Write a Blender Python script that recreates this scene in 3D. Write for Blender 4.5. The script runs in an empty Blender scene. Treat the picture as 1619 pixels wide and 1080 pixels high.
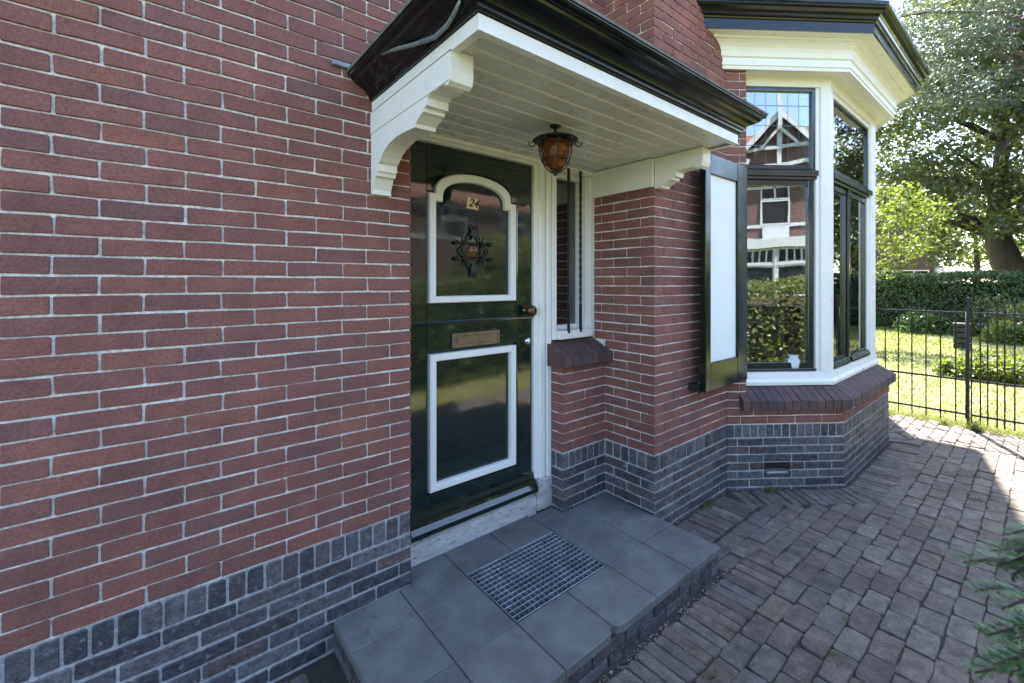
import bpy, bmesh, math, random
import numpy as np
from mathutils import Vector, Matrix, Quaternion
R = math.radians
random.seed(7); RNG = np.random.default_rng(7)
S = bpy.context.scene
C = S.collection

# ------------------------------------------------------------------ camera, sky, sun, exposure
YAW = math.atan(559.5/690.0)
EYE = Vector((0.0, -1.94, 1.58))
cd = bpy.data.cameras.new('camera'); cam = bpy.data.objects.new('camera', cd); C.objects.link(cam)
cam.location = EYE; cam.rotation_euler = (R(90), 0, -YAW)
cd.sensor_width = 36.0; cd.lens = 690.0/1619.0*36.0; cd.shift_y = -93.0/1619.0
cd.clip_start = 0.02; cd.clip_end = 2000
cd.dof.use_dof = True; cd.dof.focus_distance = 2.6; cd.dof.aperture_fstop = 3.8
S.camera = cam

SUN_AZ = Vector((0.898, 0.44)); SUN_EL = R(55)
W = bpy.data.worlds.new('World'); S.world = W; W.use_nodes = True
wn = W.node_tree
sky = wn.nodes.new('ShaderNodeTexSky'); sky.sky_type = 'NISHITA'; sky.sun_disc = False
sky.sun_elevation = SUN_EL; sky.sun_rotation = math.atan2(SUN_AZ.x, SUN_AZ.y)
sky.air_density = 1.0; sky.dust_density = 1.2; sky.ozone_density = 1.0
wn.nodes['Background'].inputs['Strength'].default_value = 0.13
wn.links.new(sky.outputs[0], wn.nodes['Background'].inputs['Color'])
sl = bpy.data.lights.new('sun', 'SUN'); sun = bpy.data.objects.new('sun', sl); C.objects.link(sun)
sl.energy = 5.0; sl.angle = R(0.53); sl.color = (1.0, 0.94, 0.84)
sd = Vector((SUN_AZ.x*math.cos(SUN_EL), SUN_AZ.y*math.cos(SUN_EL), math.sin(SUN_EL)))
sun.rotation_euler = (-sd).to_track_quat('-Z', 'Y').to_euler(); sun.location = sd*40
S.view_settings.view_transform = 'Standard'; S.view_settings.look = 'None'
S.view_settings.gamma = 1.0; S.view_settings.use_curve_mapping = False
S.view_settings.exposure = 2.8
S.cycles.max_bounces = 10; S.cycles.diffuse_bounces = 5; S.cycles.transparent_max_bounces = 16

# ------------------------------------------------------------------ materials
def nodes(name):
    m = bpy.data.materials.new(name); m.use_nodes = True
    return m, m.node_tree.nodes, m.node_tree.links, m.node_tree.nodes['Principled BSDF']
def noise(N, L, vec, scale, detail=4.0, rough=0.55, dist=0.0):
    n = N.new('ShaderNodeTexNoise'); n.inputs['Scale'].default_value = scale
    n.inputs['Detail'].default_value = detail; n.inputs['Roughness'].default_value = rough
    n.inputs['Distortion'].default_value = dist
    if vec is not None: L.new(vec, n.inputs['Vector'])
    return n.outputs['Fac']
def ramp(N, L, fac, stops, interp='LINEAR'):
    r = N.new('ShaderNodeValToRGB'); e = r.color_ramp.elements; r.color_ramp.interpolation = interp
    while len(e) < len(stops): e.new(0.5)
    for k, (p, c) in enumerate(stops):
        e[k].position = p; e[k].color = (c, c, c, 1) if not hasattr(c, '__len__') else (*c[:3], 1)
    L.new(fac, r.inputs['Fac']); return r.outputs['Color']
def mixc(N, L, a, b, fac, mode='MIX'):
    x = N.new('ShaderNodeMix'); x.data_type = 'RGBA'; x.blend_type = mode
    for s, v in ((x.inputs[6], a), (x.inputs[7], b), (x.inputs[0], fac)):
        if hasattr(v, 'is_linked'): L.new(v, s)
        elif hasattr(v, '__len__'): s.default_value = (*v[:3], 1)
        else: s.default_value = v
    return x.outputs[2]
def bump(N, L, h, strength, dist, prev=None):
    b = N.new('ShaderNodeBump'); b.inputs['Strength'].default_value = strength
    b.inputs['Distance'].default_value = dist; L.new(h, b.inputs['Height'])
    if prev is not None: L.new(prev, b.inputs['Normal'])
    return b.outputs['Normal']
def spread(cols):
    n = len(cols); return [(k/max(1, n-1), c) for k, c in enumerate(cols)]
def mat(name, cols, rough=0.8, rnd=None, big=(6, .25), fine=(90, .2), bmp=(120, .3, .002), metallic=0.0, stain=None, spec=0.5, stretch=None, rvar=0.0, wear=None):
    """procedural surface: per-object (or per-island) colour choice, two noises, relief, optional stains"""
    m, N, L, P = nodes(name)
    geo = N.new('ShaderNodeNewGeometry'); vec = geo.outputs['Position']
    if stretch:
        mp = N.new('ShaderNodeMapping'); mp.inputs['Scale'].default_value = stretch; L.new(vec, mp.inputs['Vector']); vec = mp.outputs[0]
    if rnd == 'obj':
        oi = N.new('ShaderNodeObjectInfo'); base = ramp(N, L, oi.outputs['Random'], spread(cols))
    elif rnd == 'island':
        base = ramp(N, L, geo.outputs['Random Per Island'], spread(cols))
    elif len(cols) > 1:
        base = ramp(N, L, noise(N, L, vec, big[0]*.6, 3), [(0.32+.36*p, c) for p, c in spread(cols)])
    else:
        rg = N.new('ShaderNodeRGB'); rg.outputs[0].default_value = (*cols[0], 1); base = rg.outputs[0]
    if big[1]:
        f = ramp(N, L, noise(N, L, vec, big[0], 5, .6), [(.3, 1-big[1]), (.7, 1+big[1]*.6)])
        base = mixc(N, L, base, f, 1.0, 'MULTIPLY')
    if fine[1]:
        f = ramp(N, L, noise(N, L, vec, fine[0], 3, .7), [(.3, 1-fine[1]), (.7, 1+fine[1]*.7)])
        base = mixc(N, L, base, f, 1.0, 'MULTIPLY')
    if wear:
        f = ramp(N, L, noise(N, L, vec, wear[0], 4, .6, .5), [(.3, 1-wear[1]), (.7, 1+wear[1]*.5)]); base = mixc(N, L, base, f, 1.0, 'MULTIPLY')
    if stain:
        sc, lo, hi, col = stain
        f = ramp(N, L, noise(N, L, vec, sc, 6, .65, .4), [(lo, 0), (hi, 1)])
        base = mixc(N, L, base, col, f)
    L.new(base, P.inputs['Base Color'])
    P.inputs['Roughness'].default_value = rough; P.inputs['Metallic'].default_value = metallic
    P.inputs['Specular IOR Level'].default_value = spec
    if rvar:
        f = ramp(N, L, noise(N, L, vec, 14, 4), [(.3, max(0, rough-rvar)), (.7, rough+rvar)]); L.new(f, P.inputs['Roughness'])
    if bmp:
        L.new(bump(N, L, noise(N, L, vec, bmp[0], 5, .65), bmp[1], bmp[2]), P.inputs['Normal'])
    return m

MT = {}
MT['brick'] = mat('red_brick', [(.178, .079, .069), (.222, .091, .074), (.202, .085, .071), (.242, .097, .073), (.210, .087, .072), (.172, .080, .073), (.228, .090, .070), (.192, .080, .067)],
                  .86, 'obj', (9, .22), (110, .38), (150, .8, .0028), stain=(24, .62, .76, (.11, .050, .048)), wear=(1.7, .18))
MT['plinth'] = mat('dark_clinker', [(.070, .072, .084), (.115, .106, .114), (.045, .047, .056), (.125, .090, .085), (.09, .086, .096), (.150, .146, .150), (.062, .052, .055), (.055, .06, .075)],
                   .6, 'obj', (32, .55), (120, .45), (60, 1.0, .006), stain=(40, .56, .68, (.17, .165, .165)), rvar=.15)
MT['mortar'] = mat('lime_mortar', [(.68, .66, .63), (.80, .78, .75)], .95, None, (5, .15), (80, .35), (160, .9, .004), stain=(35, .66, .72, (.10, .09, .085)))
MT['mortar_dark'] = mat('grey_pointing', [(.34, .35, .36), (.44, .445, .45)], .95, None, (6, .2), (80, .35), (160, .9, .004), stain=(30, .62, .70, (.10, .10, .10)))
MT['sillbrick'] = mat('sill_brick', [(.075, .045, .045), (.10, .06, .058), (.065, .045, .05), (.12, .06, .052)], .8, 'obj', (12, .3), (110, .35), (150, .6, .003), stain=(20, .58, .72, (.035, .03, .032)))
def paint(name, col, rough, dirt, brush=.12, spec=.5):
    m, N, L, P = nodes(name); geo = N.new('ShaderNodeNewGeometry'); v = geo.outputs['Position']
    d = ramp(N, L, noise(N, L, v, 4, 5, .6, .2), [(.45, 0), (.95, 1)])
    L.new(mixc(N, L, col, dirt, d), P.inputs['Base Color'])
    L.new(ramp(N, L, noise(N, L, v, 11, 4), [(.3, rough*.7), (.7, min(1, rough*1.5))]), P.inputs['Roughness'])
    mp = N.new('ShaderNodeMapping'); mp.inputs['Scale'].default_value = (60, 60, 5); L.new(v, mp.inputs['Vector'])
    b1 = bump(N, L, noise(N, L, mp.outputs[0], 1.0, 3), brush, .0012)
    b2 = bump(N, L, noise(N, L, v, 9, 2), brush*.9, .006, b1)
    P.inputs['Specular IOR Level'].default_value = spec
    L.new(b2, P.inputs['Normal']); return m
MT['white'] = paint('white_paint', (.74, .73, .695), .35, (.67, .645, .585), .07)
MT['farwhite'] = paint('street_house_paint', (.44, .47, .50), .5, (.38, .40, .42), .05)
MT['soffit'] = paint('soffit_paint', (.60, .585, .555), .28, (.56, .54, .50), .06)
MT['green'] = paint('green_gloss_paint', (.0028, .0125, .0110), .06, (.004, .008, .007), .06, .9)
MT['shutgreen'] = paint('shutter_paint', (.003, .0115, .0095), .14, (.006, .011, .009), .12, .4)
MT['black'] = paint('black_gloss_paint', (.0025, .0055, .005), .11, (.004, .006, .005), .07, .5)
MT['blue'] = paint('dark_sash_paint', (.008, .016, .020), .15, (.012, .018, .02), .12, .9)
MT['panel'] = paint('pale_panel_paint', (.74, .76, .75), .5, (.68, .70, .68), .2)
MT['tile'] = mat('bluestone_tile', [(.132, .137, .132), (.152, .152, .144), (.118, .124, .124), (.142, .144, .136)], .78, 'obj', (4, .38), (260, .38), (420, .5, .001), stain=(7, .52, .76, (.085, .088, .072)), rvar=.14, wear=(1.6, .28))
MT['stone'] = mat('threshold_stone', [(.40, .39, .37), (.50, .49, .47)], .8, None, (8, .25), (120, .25), (200, .4, .002), stain=(26, .56, .66, (.14, .13, .125)), stretch=(1, 1, 3))
MT['paver'] = mat('clinker_paver', [(.115, .094, .080), (.158, .132, .110), (.102, .087, .077), (.160, .118, .091), (.132, .119, .104), (.178, .155, .133), (.118, .087, .071), (.140, .130, .120)],
                  .82, 'obj', (16, .45), (140, .42), (120, .9, .004), stain=(30, .64, .74, (.27, .25, .235)), rvar=.1, wear=(2.2, .3))
MT['joint'] = mat('paving_sand', [(.030, .028, .024), (.05, .044, .036)], .95, None, (8, .3), (200, .5), (250, .9, .004), stain=(6, .58, .70, (.045, .055, .02)))
MT['soil'] = mat('soil', [(.10, .075, .05), (.16, .13, .09)], .95, None, (5, .3), (90, .5), (120, 1, .01))
MT['lawn'] = mat('lawn_ground', [(.19, .21, .06), (.25, .255, .095)], .9, None, (1.6, .25), (40, .45), (60, 1, .02), stain=(1.3, .6, .8, (.27, .25, .12)))
MT['iron'] = mat('black_iron', [(.012, .011, .011)], .42, None, (20, .3), (100, .3), (150, .4, .001), stain=(40, .68, .76, (.06, .03, .018)))
MT['fence'] = mat('fence_iron', [(.018, .019, .018)], .5, None, (20, .3), (80, .3), (150, .3, .001), stain=(30, .66, .76, (.08, .05, .035)))
MT['zinc'] = mat('galvanised_steel', [(.30, .33, .36), (.42, .45, .48)], .42, None, (12, .3), (80, .25), (150, .25, .001), metallic=.75, stain=(30, .6, .7, (.12, .10, .085)))
MT['lead'] = mat('weathered_lead', [(.17, .19, .21), (.24, .26, .28)], .55, None, (15, .3), (80, .25), (120, .4, .002), metallic=.3)
MT['brass'] = mat('old_brass', [(.20, .15, .095), (.26, .20, .13)], .5, None, (20, .25), (90, .2), (150, .2, .001), metallic=.8, stain=(40, .6, .75, (.14, .10, .06)))
MT['bronze'] = mat('bronze_knob', [(.13, .075, .045)], .32, None, (20, .3), (90, .2), None, metallic=.85)
MT['chrome'] = mat('steel_lock', [(.55, .55, .54)], .25, None, (20, .1), (90, .1), None, metallic=.95)
MT['plate'] = mat('number_enamel', [(.62, .50, .28)], .4, None, (30, .12), (90, .1), None)
MT['ink_and_vent_shade'] = mat('black_enamel_and_vent_shade', [(.01, .01, .01)], .4, None, (1, 0), (1, 0), None)  # black of the house number, also the painted shade in the vent
MT['bark'] = mat('bark', [(.055, .043, .034), (.10, .08, .062)], .9, None, (3, .35), (30, .4), (14, 1, .04), stretch=(1, 1, .35))
MT['plaster'] = mat('room_plaster', [(.36, .35, .33)], .9, None, (2, .1), (50, .05), None)
MT['floorwood'] = mat('room_floor', [(.10, .06, .035)], .5, None, (3, .3), (30, .2), None)
MT['curtain'] = mat('linen_curtain', [(.50, .51, .50)], .9, None, (5, .1), (200, .1), None)
MT['rooftile'] = mat('roof_tiles', [(.13, .055, .035), (.17, .075, .05)], .8, None, (2, .3), (30, .3), (6, .6, .05))
MT['roofgrey'] = mat('shed_roof', [(.30, .28, .26)], .85, None, (2, .2), (20, .2), None)
MT['ceramic'] = mat('white_ceramic', [(.6, .63, .66)], .25, None, (5, .05), (50, .03), None)
MT['compost'] = mat('black_plastic', [(.022, .022, .026)], .5, None, (5, .2), (50, .1), None)
MT['petal'] = mat('pale_petals', [(.62, .52, .55), (.66, .62, .5), (.5, .25, .32)], .7, 'island', (5, .1), (50, .1), None)
def wallbrick(name, c1, c2, mo, sc):
    m, N, L, P = nodes(name); tc = N.new('ShaderNodeTexCoord'); mp = N.new('ShaderNodeMapping')
    mp.inputs['Rotation'].default_value = (R(90), 0, 0); L.new(tc.outputs['Object'], mp.inputs['Vector'])
    b = N.new('ShaderNodeTexBrick'); L.new(mp.outputs[0], b.inputs['Vector']); b.inputs['Scale'].default_value = sc
    b.inputs['Color1'].default_value = (*c1, 1); b.inputs['Color2'].default_value = (*c2, 1); b.inputs['Mortar'].default_value = (*mo, 1)
    b.inputs['Mortar Size'].default_value = .012; b.inputs['Brick Width'].default_value = .44; b.inputs['Row Height'].default_value = .125
    L.new(b.outputs['Color'], P.inputs['Base Color']); P.inputs['Roughness'].default_value = .9; return m
MT['farbrick'] = wallbrick('far_brick', (.105, .055, .048), (.085, .046, .042), (.15, .12, .11), 2.0)
def glass(name, refl, tint=(.86, .9, .9), wav=.02):
    m, N, L, P = nodes(name); N.remove(P); out = N['Material Output']
    geo = N.new('ShaderNodeNewGeometry')
    nb = bump(N, L, noise(N, L, geo.outputs['Position'], 2.2, 1), wav, .05)
    fr = N.new('ShaderNodeFresnel'); fr.inputs['IOR'].default_value = 1.5
    mr = N.new('ShaderNodeMapRange'); mr.inputs['From Min'].default_value = .04; mr.inputs['From Max'].default_value = 1
    mr.inputs['To Min'].default_value = refl; mr.inputs['To Max'].default_value = 1; L.new(fr.outputs[0], mr.inputs['Value'])
    gl = N.new('ShaderNodeBsdfGlossy'); gl.inputs['Roughness'].default_value = 0.0; gl.inputs['Color'].default_value = (.97, .98, 1, 1); L.new(nb, gl.inputs['Normal'])
    tr = N.new('ShaderNodeBsdfTransparent'); tr.inputs['Color'].default_value = (*tint, 1)
    mx = N.new('ShaderNodeMixShader'); L.new(mr.outputs[0], mx.inputs[0]); L.new(tr.outputs[0], mx.inputs[1]); L.new(gl.outputs[0], mx.inputs[2])
    L.new(mx.outputs[0], out.inputs['Surface']); return m
MT['glass'] = glass('window_glass', .20, (.86, .9, .9), .022)
MT['darkglass'] = glass('tinted_glass', .14, (.35, .38, .36))
def amber():
    m, N, L, P = nodes('amber_glass'); geo = N.new('ShaderNodeNewGeometry')
    c = ramp(N, L, noise(N, L, geo.outputs['Position'], 45, 4), [(.3, (.10, .022, .005)), (.7, (.42, .13, .02))])
    L.new(c, P.inputs['Base Color']); P.inputs['Roughness'].default_value = .15
    P.inputs['Transmission Weight'].default_value = .55; P.inputs['IOR'].default_value = 1.3
    L.new(bump(N, L, noise(N, L, geo.outputs['Position'], 70, 2), .6, .004), P.inputs['Normal']); return m
MT['amber'] = amber()
def leafmat(name, cols, trans, tcol, rough=.45):
    m, N, L, P = nodes(name); geo = N.new('ShaderNodeNewGeometry'); out = N['Material Output']
    b = ramp(N, L, geo.outputs['Random Per Island'], spread(cols))
    b = mixc(N, L, b, ramp(N, L, noise(N, L, geo.outputs['Position'], .9, 3), [(.3, .75), (.7, 1.2)]), 1.0, 'MULTIPLY')
    L.new(b, P.inputs['Base Color']); P.inputs['Roughness'].default_value = rough
    t = N.new('ShaderNodeBsdfTranslucent'); L.new(mixc(N, L, b, tcol, .6), t.inputs['Color'])
    mx = N.new('ShaderNodeMixShader'); mx.inputs[0].default_value = trans
    L.new(P.outputs[0], mx.inputs[1]); L.new(t.outputs[0], mx.inputs[2]); L.new(mx.outputs[0], out.inputs['Surface']); return m
MT['leaf_dark'] = leafmat('beech_leaf', [(.036, .060, .034), (.050, .078, .038), (.065, .095, .040), (.048, .062, .044)], .36, (.22, .25, .04), .36)
MT['leaf_blue'] = leafmat('cedar_needle', [(.055, .085, .075), (.075, .105, .09), (.045, .07, .06)], .25, (.11, .15, .07), .5)
MT['leaf_lime'] = leafmat('lime_leaf', [(.10, .16, .025), (.14, .19, .03), (.08, .14, .03)], .42, (.26, .30, .04))
MT['leaf_hedge'] = leafmat('hedge_leaf', [(.045, .085, .026), (.065, .115, .032), (.085, .13, .042), (.05, .075, .03)], .35, (.10, .16, .03), .4)
MT['leaf_border'] = leafmat('border_leaf', [(.09, .14, .035), (.12, .17, .045), (.14, .165, .05), (.12, .10, .05), (.10, .15, .04)], .42, (.24, .28, .05), .45)
MT['grass'] = leafmat('grass_blade', [(.17, .22, .05), (.22, .25, .075), (.26, .27, .11), (.19, .23, .06)], .45, (.30, .33, .10), .6)
MT['yew'] = leafmat('yew_needle', [(.045, .120, .045), (.065, .155, .05), (.085, .185, .055), (.04, .105, .048)], .3, (.08, .16, .05), .4)
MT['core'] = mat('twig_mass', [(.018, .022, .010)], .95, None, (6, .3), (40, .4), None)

# ------------------------------------------------------------------ object helpers
def tag(o, label=None, cat=None, group=None, kind=None):
    if label: o['label'] = label
    if cat: o['category'] = cat
    if group: o['group'] = group
    if kind: o['kind'] = kind
    return o
def world_loc(o):
    v = Vector(o.location); p = o.parent
    return o.matrix_basis.copy() if p is None else world_loc_m(o)
def world_loc_m(o):
    return o.matrix_basis.copy() if o.parent is None else world_loc_m(o.parent) @ o.matrix_parent_inverse @ o.matrix_basis
def put(o, parent):
    C.objects.link(o)
    if parent is not None:
        o.parent = parent; o.matrix_parent_inverse = world_loc_m(parent).inverted()
    return o
def empty(name, loc, label=None, cat=None, group=None, parent=None):
    o = bpy.data.objects.new(name, None); o.location = loc; o.empty_display_size = .2
    put(o, parent); return tag(o, label, cat, group)
class MB:
    def __init__(s): s.v = []; s.f = []; s.sm = []
    def add(s, vs, fs, smooth=False):
        o = len(s.v); s.v += [tuple(p) for p in vs]; s.f += [[i+o for i in f] for f in fs]; s.sm += [smooth]*len(fs); return s
    def box(s, x0, x1, y0, y1, z0, z1, b=0.0, M=None):
        c = Vector(((x0+x1)/2, (y0+y1)/2, (z0+z1)/2)); h = ((x1-x0)/2, (y1-y0)/2, (z1-z0)/2)
        if b <= 0:
            vs = [c+Vector((sx*h[0], sy*h[1], sz*h[2])) for sx in (-1, 1) for sy in (-1, 1) for sz in (-1, 1)]
            fs = [(0, 1, 3, 2), (4, 6, 7, 5), (0, 4, 5, 1), (2, 3, 7, 6), (0, 2, 6, 4), (1, 5, 7, 3)]
        else:
            b = min(b, *(q*.9 for q in h)); vs = []; idx = {}
            for sx in (-1, 1):
                for sy in (-1, 1):
                    for sz in (-1, 1):
                        for ax in range(3):
                            e = [sx*h[0], sy*h[1], sz*h[2]]
                            for k in range(3):
                                if k != ax: e[k] -= (sx, sy, sz)[k]*b
                            idx[(sx, sy, sz, ax)] = len(vs); vs.append(c+Vector(e))
            fs = []
            for ax in range(3):
                o1, o2 = [k for k in range(3) if k != ax]
                for sg in (-1, 1):
                    q = []
                    for a, bb in ((-1, -1), (1, -1), (1, 1), (-1, 1)):
                        sn = [0, 0, 0]; sn[ax] = sg; sn[o1] = a; sn[o2] = bb; q.append(idx[(*sn, ax)])
                    fs.append(q)
            for ax in range(3):
                o1, o2 = [k for k in range(3) if k != ax]
                for a in (-1, 1):
                    for bb in (-1, 1):
                        def ix(sg, face):
                            sn = [0, 0, 0]; sn[ax] = sg; sn[o1] = a; sn[o2] = bb; return idx[(*sn, face)]
                        fs.append([ix(-1, o1), ix(1, o1), ix(1, o2), ix(-1, o2)])
            for sx in (-1, 1):
                for sy in (-1, 1):
                    for sz in (-1, 1): fs.append([idx[(sx, sy, sz, k)] for k in range(3)])
        if M is not None: vs = [M @ v for v in vs]
        return s.add(vs, fs)
    def prism(s, pts, a, b, fn):
        """polygon pts (p,q) extruded from a to b; fn(p,q,t) -> xyz"""
        n = len(pts); vs = [fn(p, q, a) for p, q in pts]+[fn(p, q, b) for p, q in pts]
        fs = [list(range(n)), list(range(2*n-1, n-1, -1))]+[[i, (i+1) % n, n+(i+1) % n, n+i] for i in range(n)]
        return s.add(vs, fs)
    def tube(s, path, rad, n=8, caps=True, smooth=True):
        path = [Vector(p) for p in path]; m = len(path); rads = rad if hasattr(rad, '__len__') else [rad]*m
        vs = []; up = None
        for i, p in enumerate(path):
            d = (path[min(i+1, m-1)]-path[max(i-1, 0)]).normalized()
            if up is None: up = d.orthogonal().normalized()
            up = (up-d*up.dot(d)); up = up.normalized() if up.length > 1e-5 else d.orthogonal().normalized()
            w = d.cross(up)
            for k in range(n):
                a = 2*math.pi*k/n; vs.append(p+(up*math.cos(a)+w*math.sin(a))*rads[i])
        fs = [[i*n+k, i*n+(k+1) % n, (i+1)*n+(k+1) % n, (i+1)*n+k] for i in range(m-1) for k in range(n)]
        if caps: fs += [list(range(n-1, -1, -1)), [(m-1)*n+k for k in range(n)]]
        return s.add(vs, fs, smooth)
    def lathe(s, prof, org, axis='Z', n=20, smooth=True):
        """prof [(r,h)] round the axis through org"""
        org = Vector(org); vs = []
        for r, h in prof:
            for k in range(n):
                a = 2*math.pi*k/n; p = (r*math.cos(a), r*math.sin(a), h)
                if axis == 'Y': p = (p[0], -p[2], p[1])
                vs.append(org+Vector(p))
        m = len(prof)
        fs = [[i*n+k, i*n+(k+1) % n, (i+1)*n+(k+1) % n, (i+1)*n+k] for i in range(m-1) for k in range(n)]
        fs += [list(range(n-1, -1, -1)), [(m-1)*n+k for k in range(n)]]
        return s.add(vs, fs, smooth)
    def strip(s, rows, closed=False, smooth=False):
        """rows of equal length -> quads"""
        n = len(rows[0]); vs = [p for r in rows for p in r]; fs = []
        for i in range(len(rows)-1):
            for k in range(n if closed else n-1):
                fs.append([i*n+k, i*n+(k+1) % n, (i+1)*n+(k+1) % n, (i+1)*n+k])
        return s.add(vs, fs, smooth)
    def build(s, name, m, parent=None, fixn=True):
        me = bpy.data.meshes.new(name); me.from_pydata(s.v, [], s.f); me.materials.append(MT[m])
        me.polygons.foreach_set('use_smooth', s.sm)
        if fixn:
            bm = bmesh.new(); bm.from_mesh(me); bmesh.ops.recalc_face_normals(bm, faces=bm.faces); bm.to_mesh(me); bm.free()
        me.update(); o = bpy.data.objects.new(name, me); return put(o, parent)
def box(name, m, parent, x0, x1, y0, y1, z0, z1, b=.003): return MB().box(x0, x1, y0, y1, z0, z1, b).build(name, m, parent)
def fast_mesh(name, verts, nper, m, parent=None):
    """verts (n*nper,3) array of separate n-gons"""
    verts = np.asarray(verts, dtype=np.float32).reshape(-1, 3); nv = len(verts); nf = nv//nper
    me = bpy.data.meshes.new(name); me.vertices.add(nv); me.vertices.foreach_set('co', verts.ravel())
    me.loops.add(nv); me.loops.foreach_set('vertex_index', np.arange(nv, dtype=np.int32))
    me.polygons.add(nf); me.polygons.foreach_set('loop_start', np.arange(0, nv, nper, dtype=np.int32))
    me.polygons.foreach_set('loop_total', np.full(nf, nper, dtype=np.int32))
    me.materials.append(MT[m]); me.update(calc_edges=True); me.validate()
    return put(bpy.data.objects.new(name, me), parent)
def in_view(p, mx=40, my=40):
    d = Vector(p)-EYE; f = d.x*math.sin(YAW)+d.y*math.cos(YAW)
    if f < .05: return None
    x = 809.5+690*(d.x*math.cos(YAW)-d.y*math.sin(YAW))/f; y = 447-690*d.z/f
    return f if (-mx < x < 1619+mx and -my < y < 1080+my) else None

# ------------------------------------------------------------------ measures of the house
WL = .947            # end of the left wall at the door
PX, PY = 2.402, -.388  # corner of the projecting pier
BA = Vector((3.364, -.388)); BB = Vector((4.122, -.937)); BR_ = 5.60
COURSE = .0624; SLAB = .13
CANT = math.atan2(BB.y-BA.y, BB.x-BA.x)
def bay(o, z):
    """plan of the bay offset outward by o"""
    return [Vector((3.364-o/.586, -.388, z)), Vector((4.122-.324*o, -.937-o, z)), Vector((BR_+.324*o, -.937-o, z)), Vector((BR_+.758+o/.586, -.388, z))]
HOUSE = empty('brick_house', (2.4, 0, 0), 'red brick house with dark plinth, green front door, white canopy and bay window', 'house')

# ------------------------------------------------------------------ bricks
def brick_mesh(name, Lx, Hz, depth, m, rnd, r=.006, jit=.0016, bev=.0022):
    x, z = Lx/2, Hz/2; j = lambda q=1.0: rnd.uniform(-jit, jit)*q
    o = []
    for sx, sz in ((-1, -1), (1, -1), (1, 1), (-1, 1)):
        rr = r*rnd.uniform(.5, 1.5)
        a = (sx*(x-rr)+j(), sz*z+j(.6)); b = (sx*x+j(.7), sz*(z-rr*.8)+j(.5))
        if sx*sz > 0: pr = [b, a] if False else [a, b] if sx*sz < 0 else [b, a]
        o.append((sx, sz, a, b))
    # order counter-clockwise seen from the front
    (_, _, a0, b0), (_, _, a1, b1), (_, _, a2, b2), (_, _, a3, b3) = o
    mid = rnd.uniform(-.3, .3)*x
    out = [a0, (mid, -z+j()), a1, b1, b2, a2, (-mid, z+j()), a3, b3, b0]
    n = len(out); y0 = rnd.uniform(-.0012, .0012); tl = rnd.uniform(-.0012, .0012)
    V = [(px-bev*math.copysign(min(1, abs(px)/x*1.0), px), y0+tl*px/x, pz-bev*math.copysign(min(1, abs(pz)/z), pz)) for px, pz in out]
    V += [(px, y0+bev*1.3, pz) for px, pz in out]+[(px, depth, pz) for px, pz in out]
    F = [list(range(n))]+[[k*n+i, k*n+(i+1) % n, (k+1)*n+(i+1) % n, (k+1)*n+i] for k in range(2) for i in range(n)]
    F = [f[::-1] if False else f for f in F]
    me = bpy.data.meshes.new(name); me.from_pydata(V, [], F); me.materials.append(MT[m])
    bm = bmesh.new(); bm.from_mesh(me); bmesh.ops.recalc_face_normals(bm, faces=bm.faces)
    cap = max(bm.faces, key=lambda q: len(q.verts))
    if cap.normal.y > 0: bmesh.ops.reverse_faces(bm, faces=bm.faces)
    bm.to_mesh(me); bm.free(); me.update(); return me
_r = random.Random(3)
VAR = {
 'brick': [brick_mesh('brick', .2095, .0545, .045, 'brick', _r, .0036, .0022, .0016) for _ in range(12)],
 'plinth_brick': [brick_mesh('plinth_brick', .2095, .0535, .045, 'plinth', _r, .006, .0022, .003) for _ in range(10)],
 'soldier': [brick_mesh('plinth_brick', .052, .094, .045, 'plinth', _r, .006, .0022, .003) for _ in range(8)],
}
def lay(part, name, kind, org, ang, along, zc, length, full, rest, want=True, hs=1.0):
    """one brick, centred at distance `along` on a wall line from org"""
    d = Vector((math.cos(ang), math.sin(ang)))
    p = Vector((org[0]+d.x*along, org[1]+d.y*along, zc))
    f = in_view(p)
    if f is None or not want:
        rest.append((p, ang, length, .0515*hs if kind != 'soldier' else .094)); return
    o = bpy.data.objects.new(name, _r.choice(VAR[kind])); o.location = p
    o.rotation_euler = (_r.uniform(-.006, .006), _r.uniform(-.004, .004), ang); o.scale = (length/full, 1, hs)
    put(o, part)
def rest_mesh(part, rest, m, name):
    if not rest: return
    mb = MB()
    for p, ang, ln, h in rest:
        M = Matrix.Translation(p) @ Matrix.Rotation(ang, 4, 'Z')
        mb.box(-ln/2, ln/2, 0, .03, -h/2, h/2, .003, M)
    tag(mb.build(name, m, part), kind='stuff')
def courses(part, org, ang, length, z0, nrow, even0, odd0, rest, name='brick', kind='brick', pitch=.2196, want=None, skip=None, k0=0, joint=.0072, dcourse=None):
    """running bond; even0/odd0 = position of one joint centre on even and odd rows"""
    dc = dcourse or COURSE
    for k in range(nrow):
        zc = z0+dc*(k+.5); j0 = (even0 if (k+k0) % 2 == 0 else odd0)
        if isinstance(j0, (list, tuple)): js = [q for q in j0 if 0 < q < length]
        else:
            st = j0-math.ceil(j0/pitch)*pitch; js = []
            q = st
            while q < length:
                if q > .035 and q < length-.035: js.append(q+_r.uniform(-.004, .004))
                q += pitch
        ed = [-joint/2]+js+[length+joint/2]
        for a, b in zip(ed[:-1], ed[1:]):
            ln = b-a-joint
            if ln < .012: continue
            c = (a+b)/2
            if skip and skip(c, zc, ln): continue
            lay(part, name, kind, org, ang, c, zc+_r.uniform(-.0012, .0012), ln, .2095, rest, want(c, zc) if want else True)
def soldiers(part, org, ang, length, zc, rest, pitch=.0625, want=None):
    n = max(1, round(length/pitch)); p = length/n
    for k in range(n): lay(part, 'plinth_brick', 'soldier', org, ang, (k+.5)*p, zc, p-.0085, .052, rest)

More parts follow.
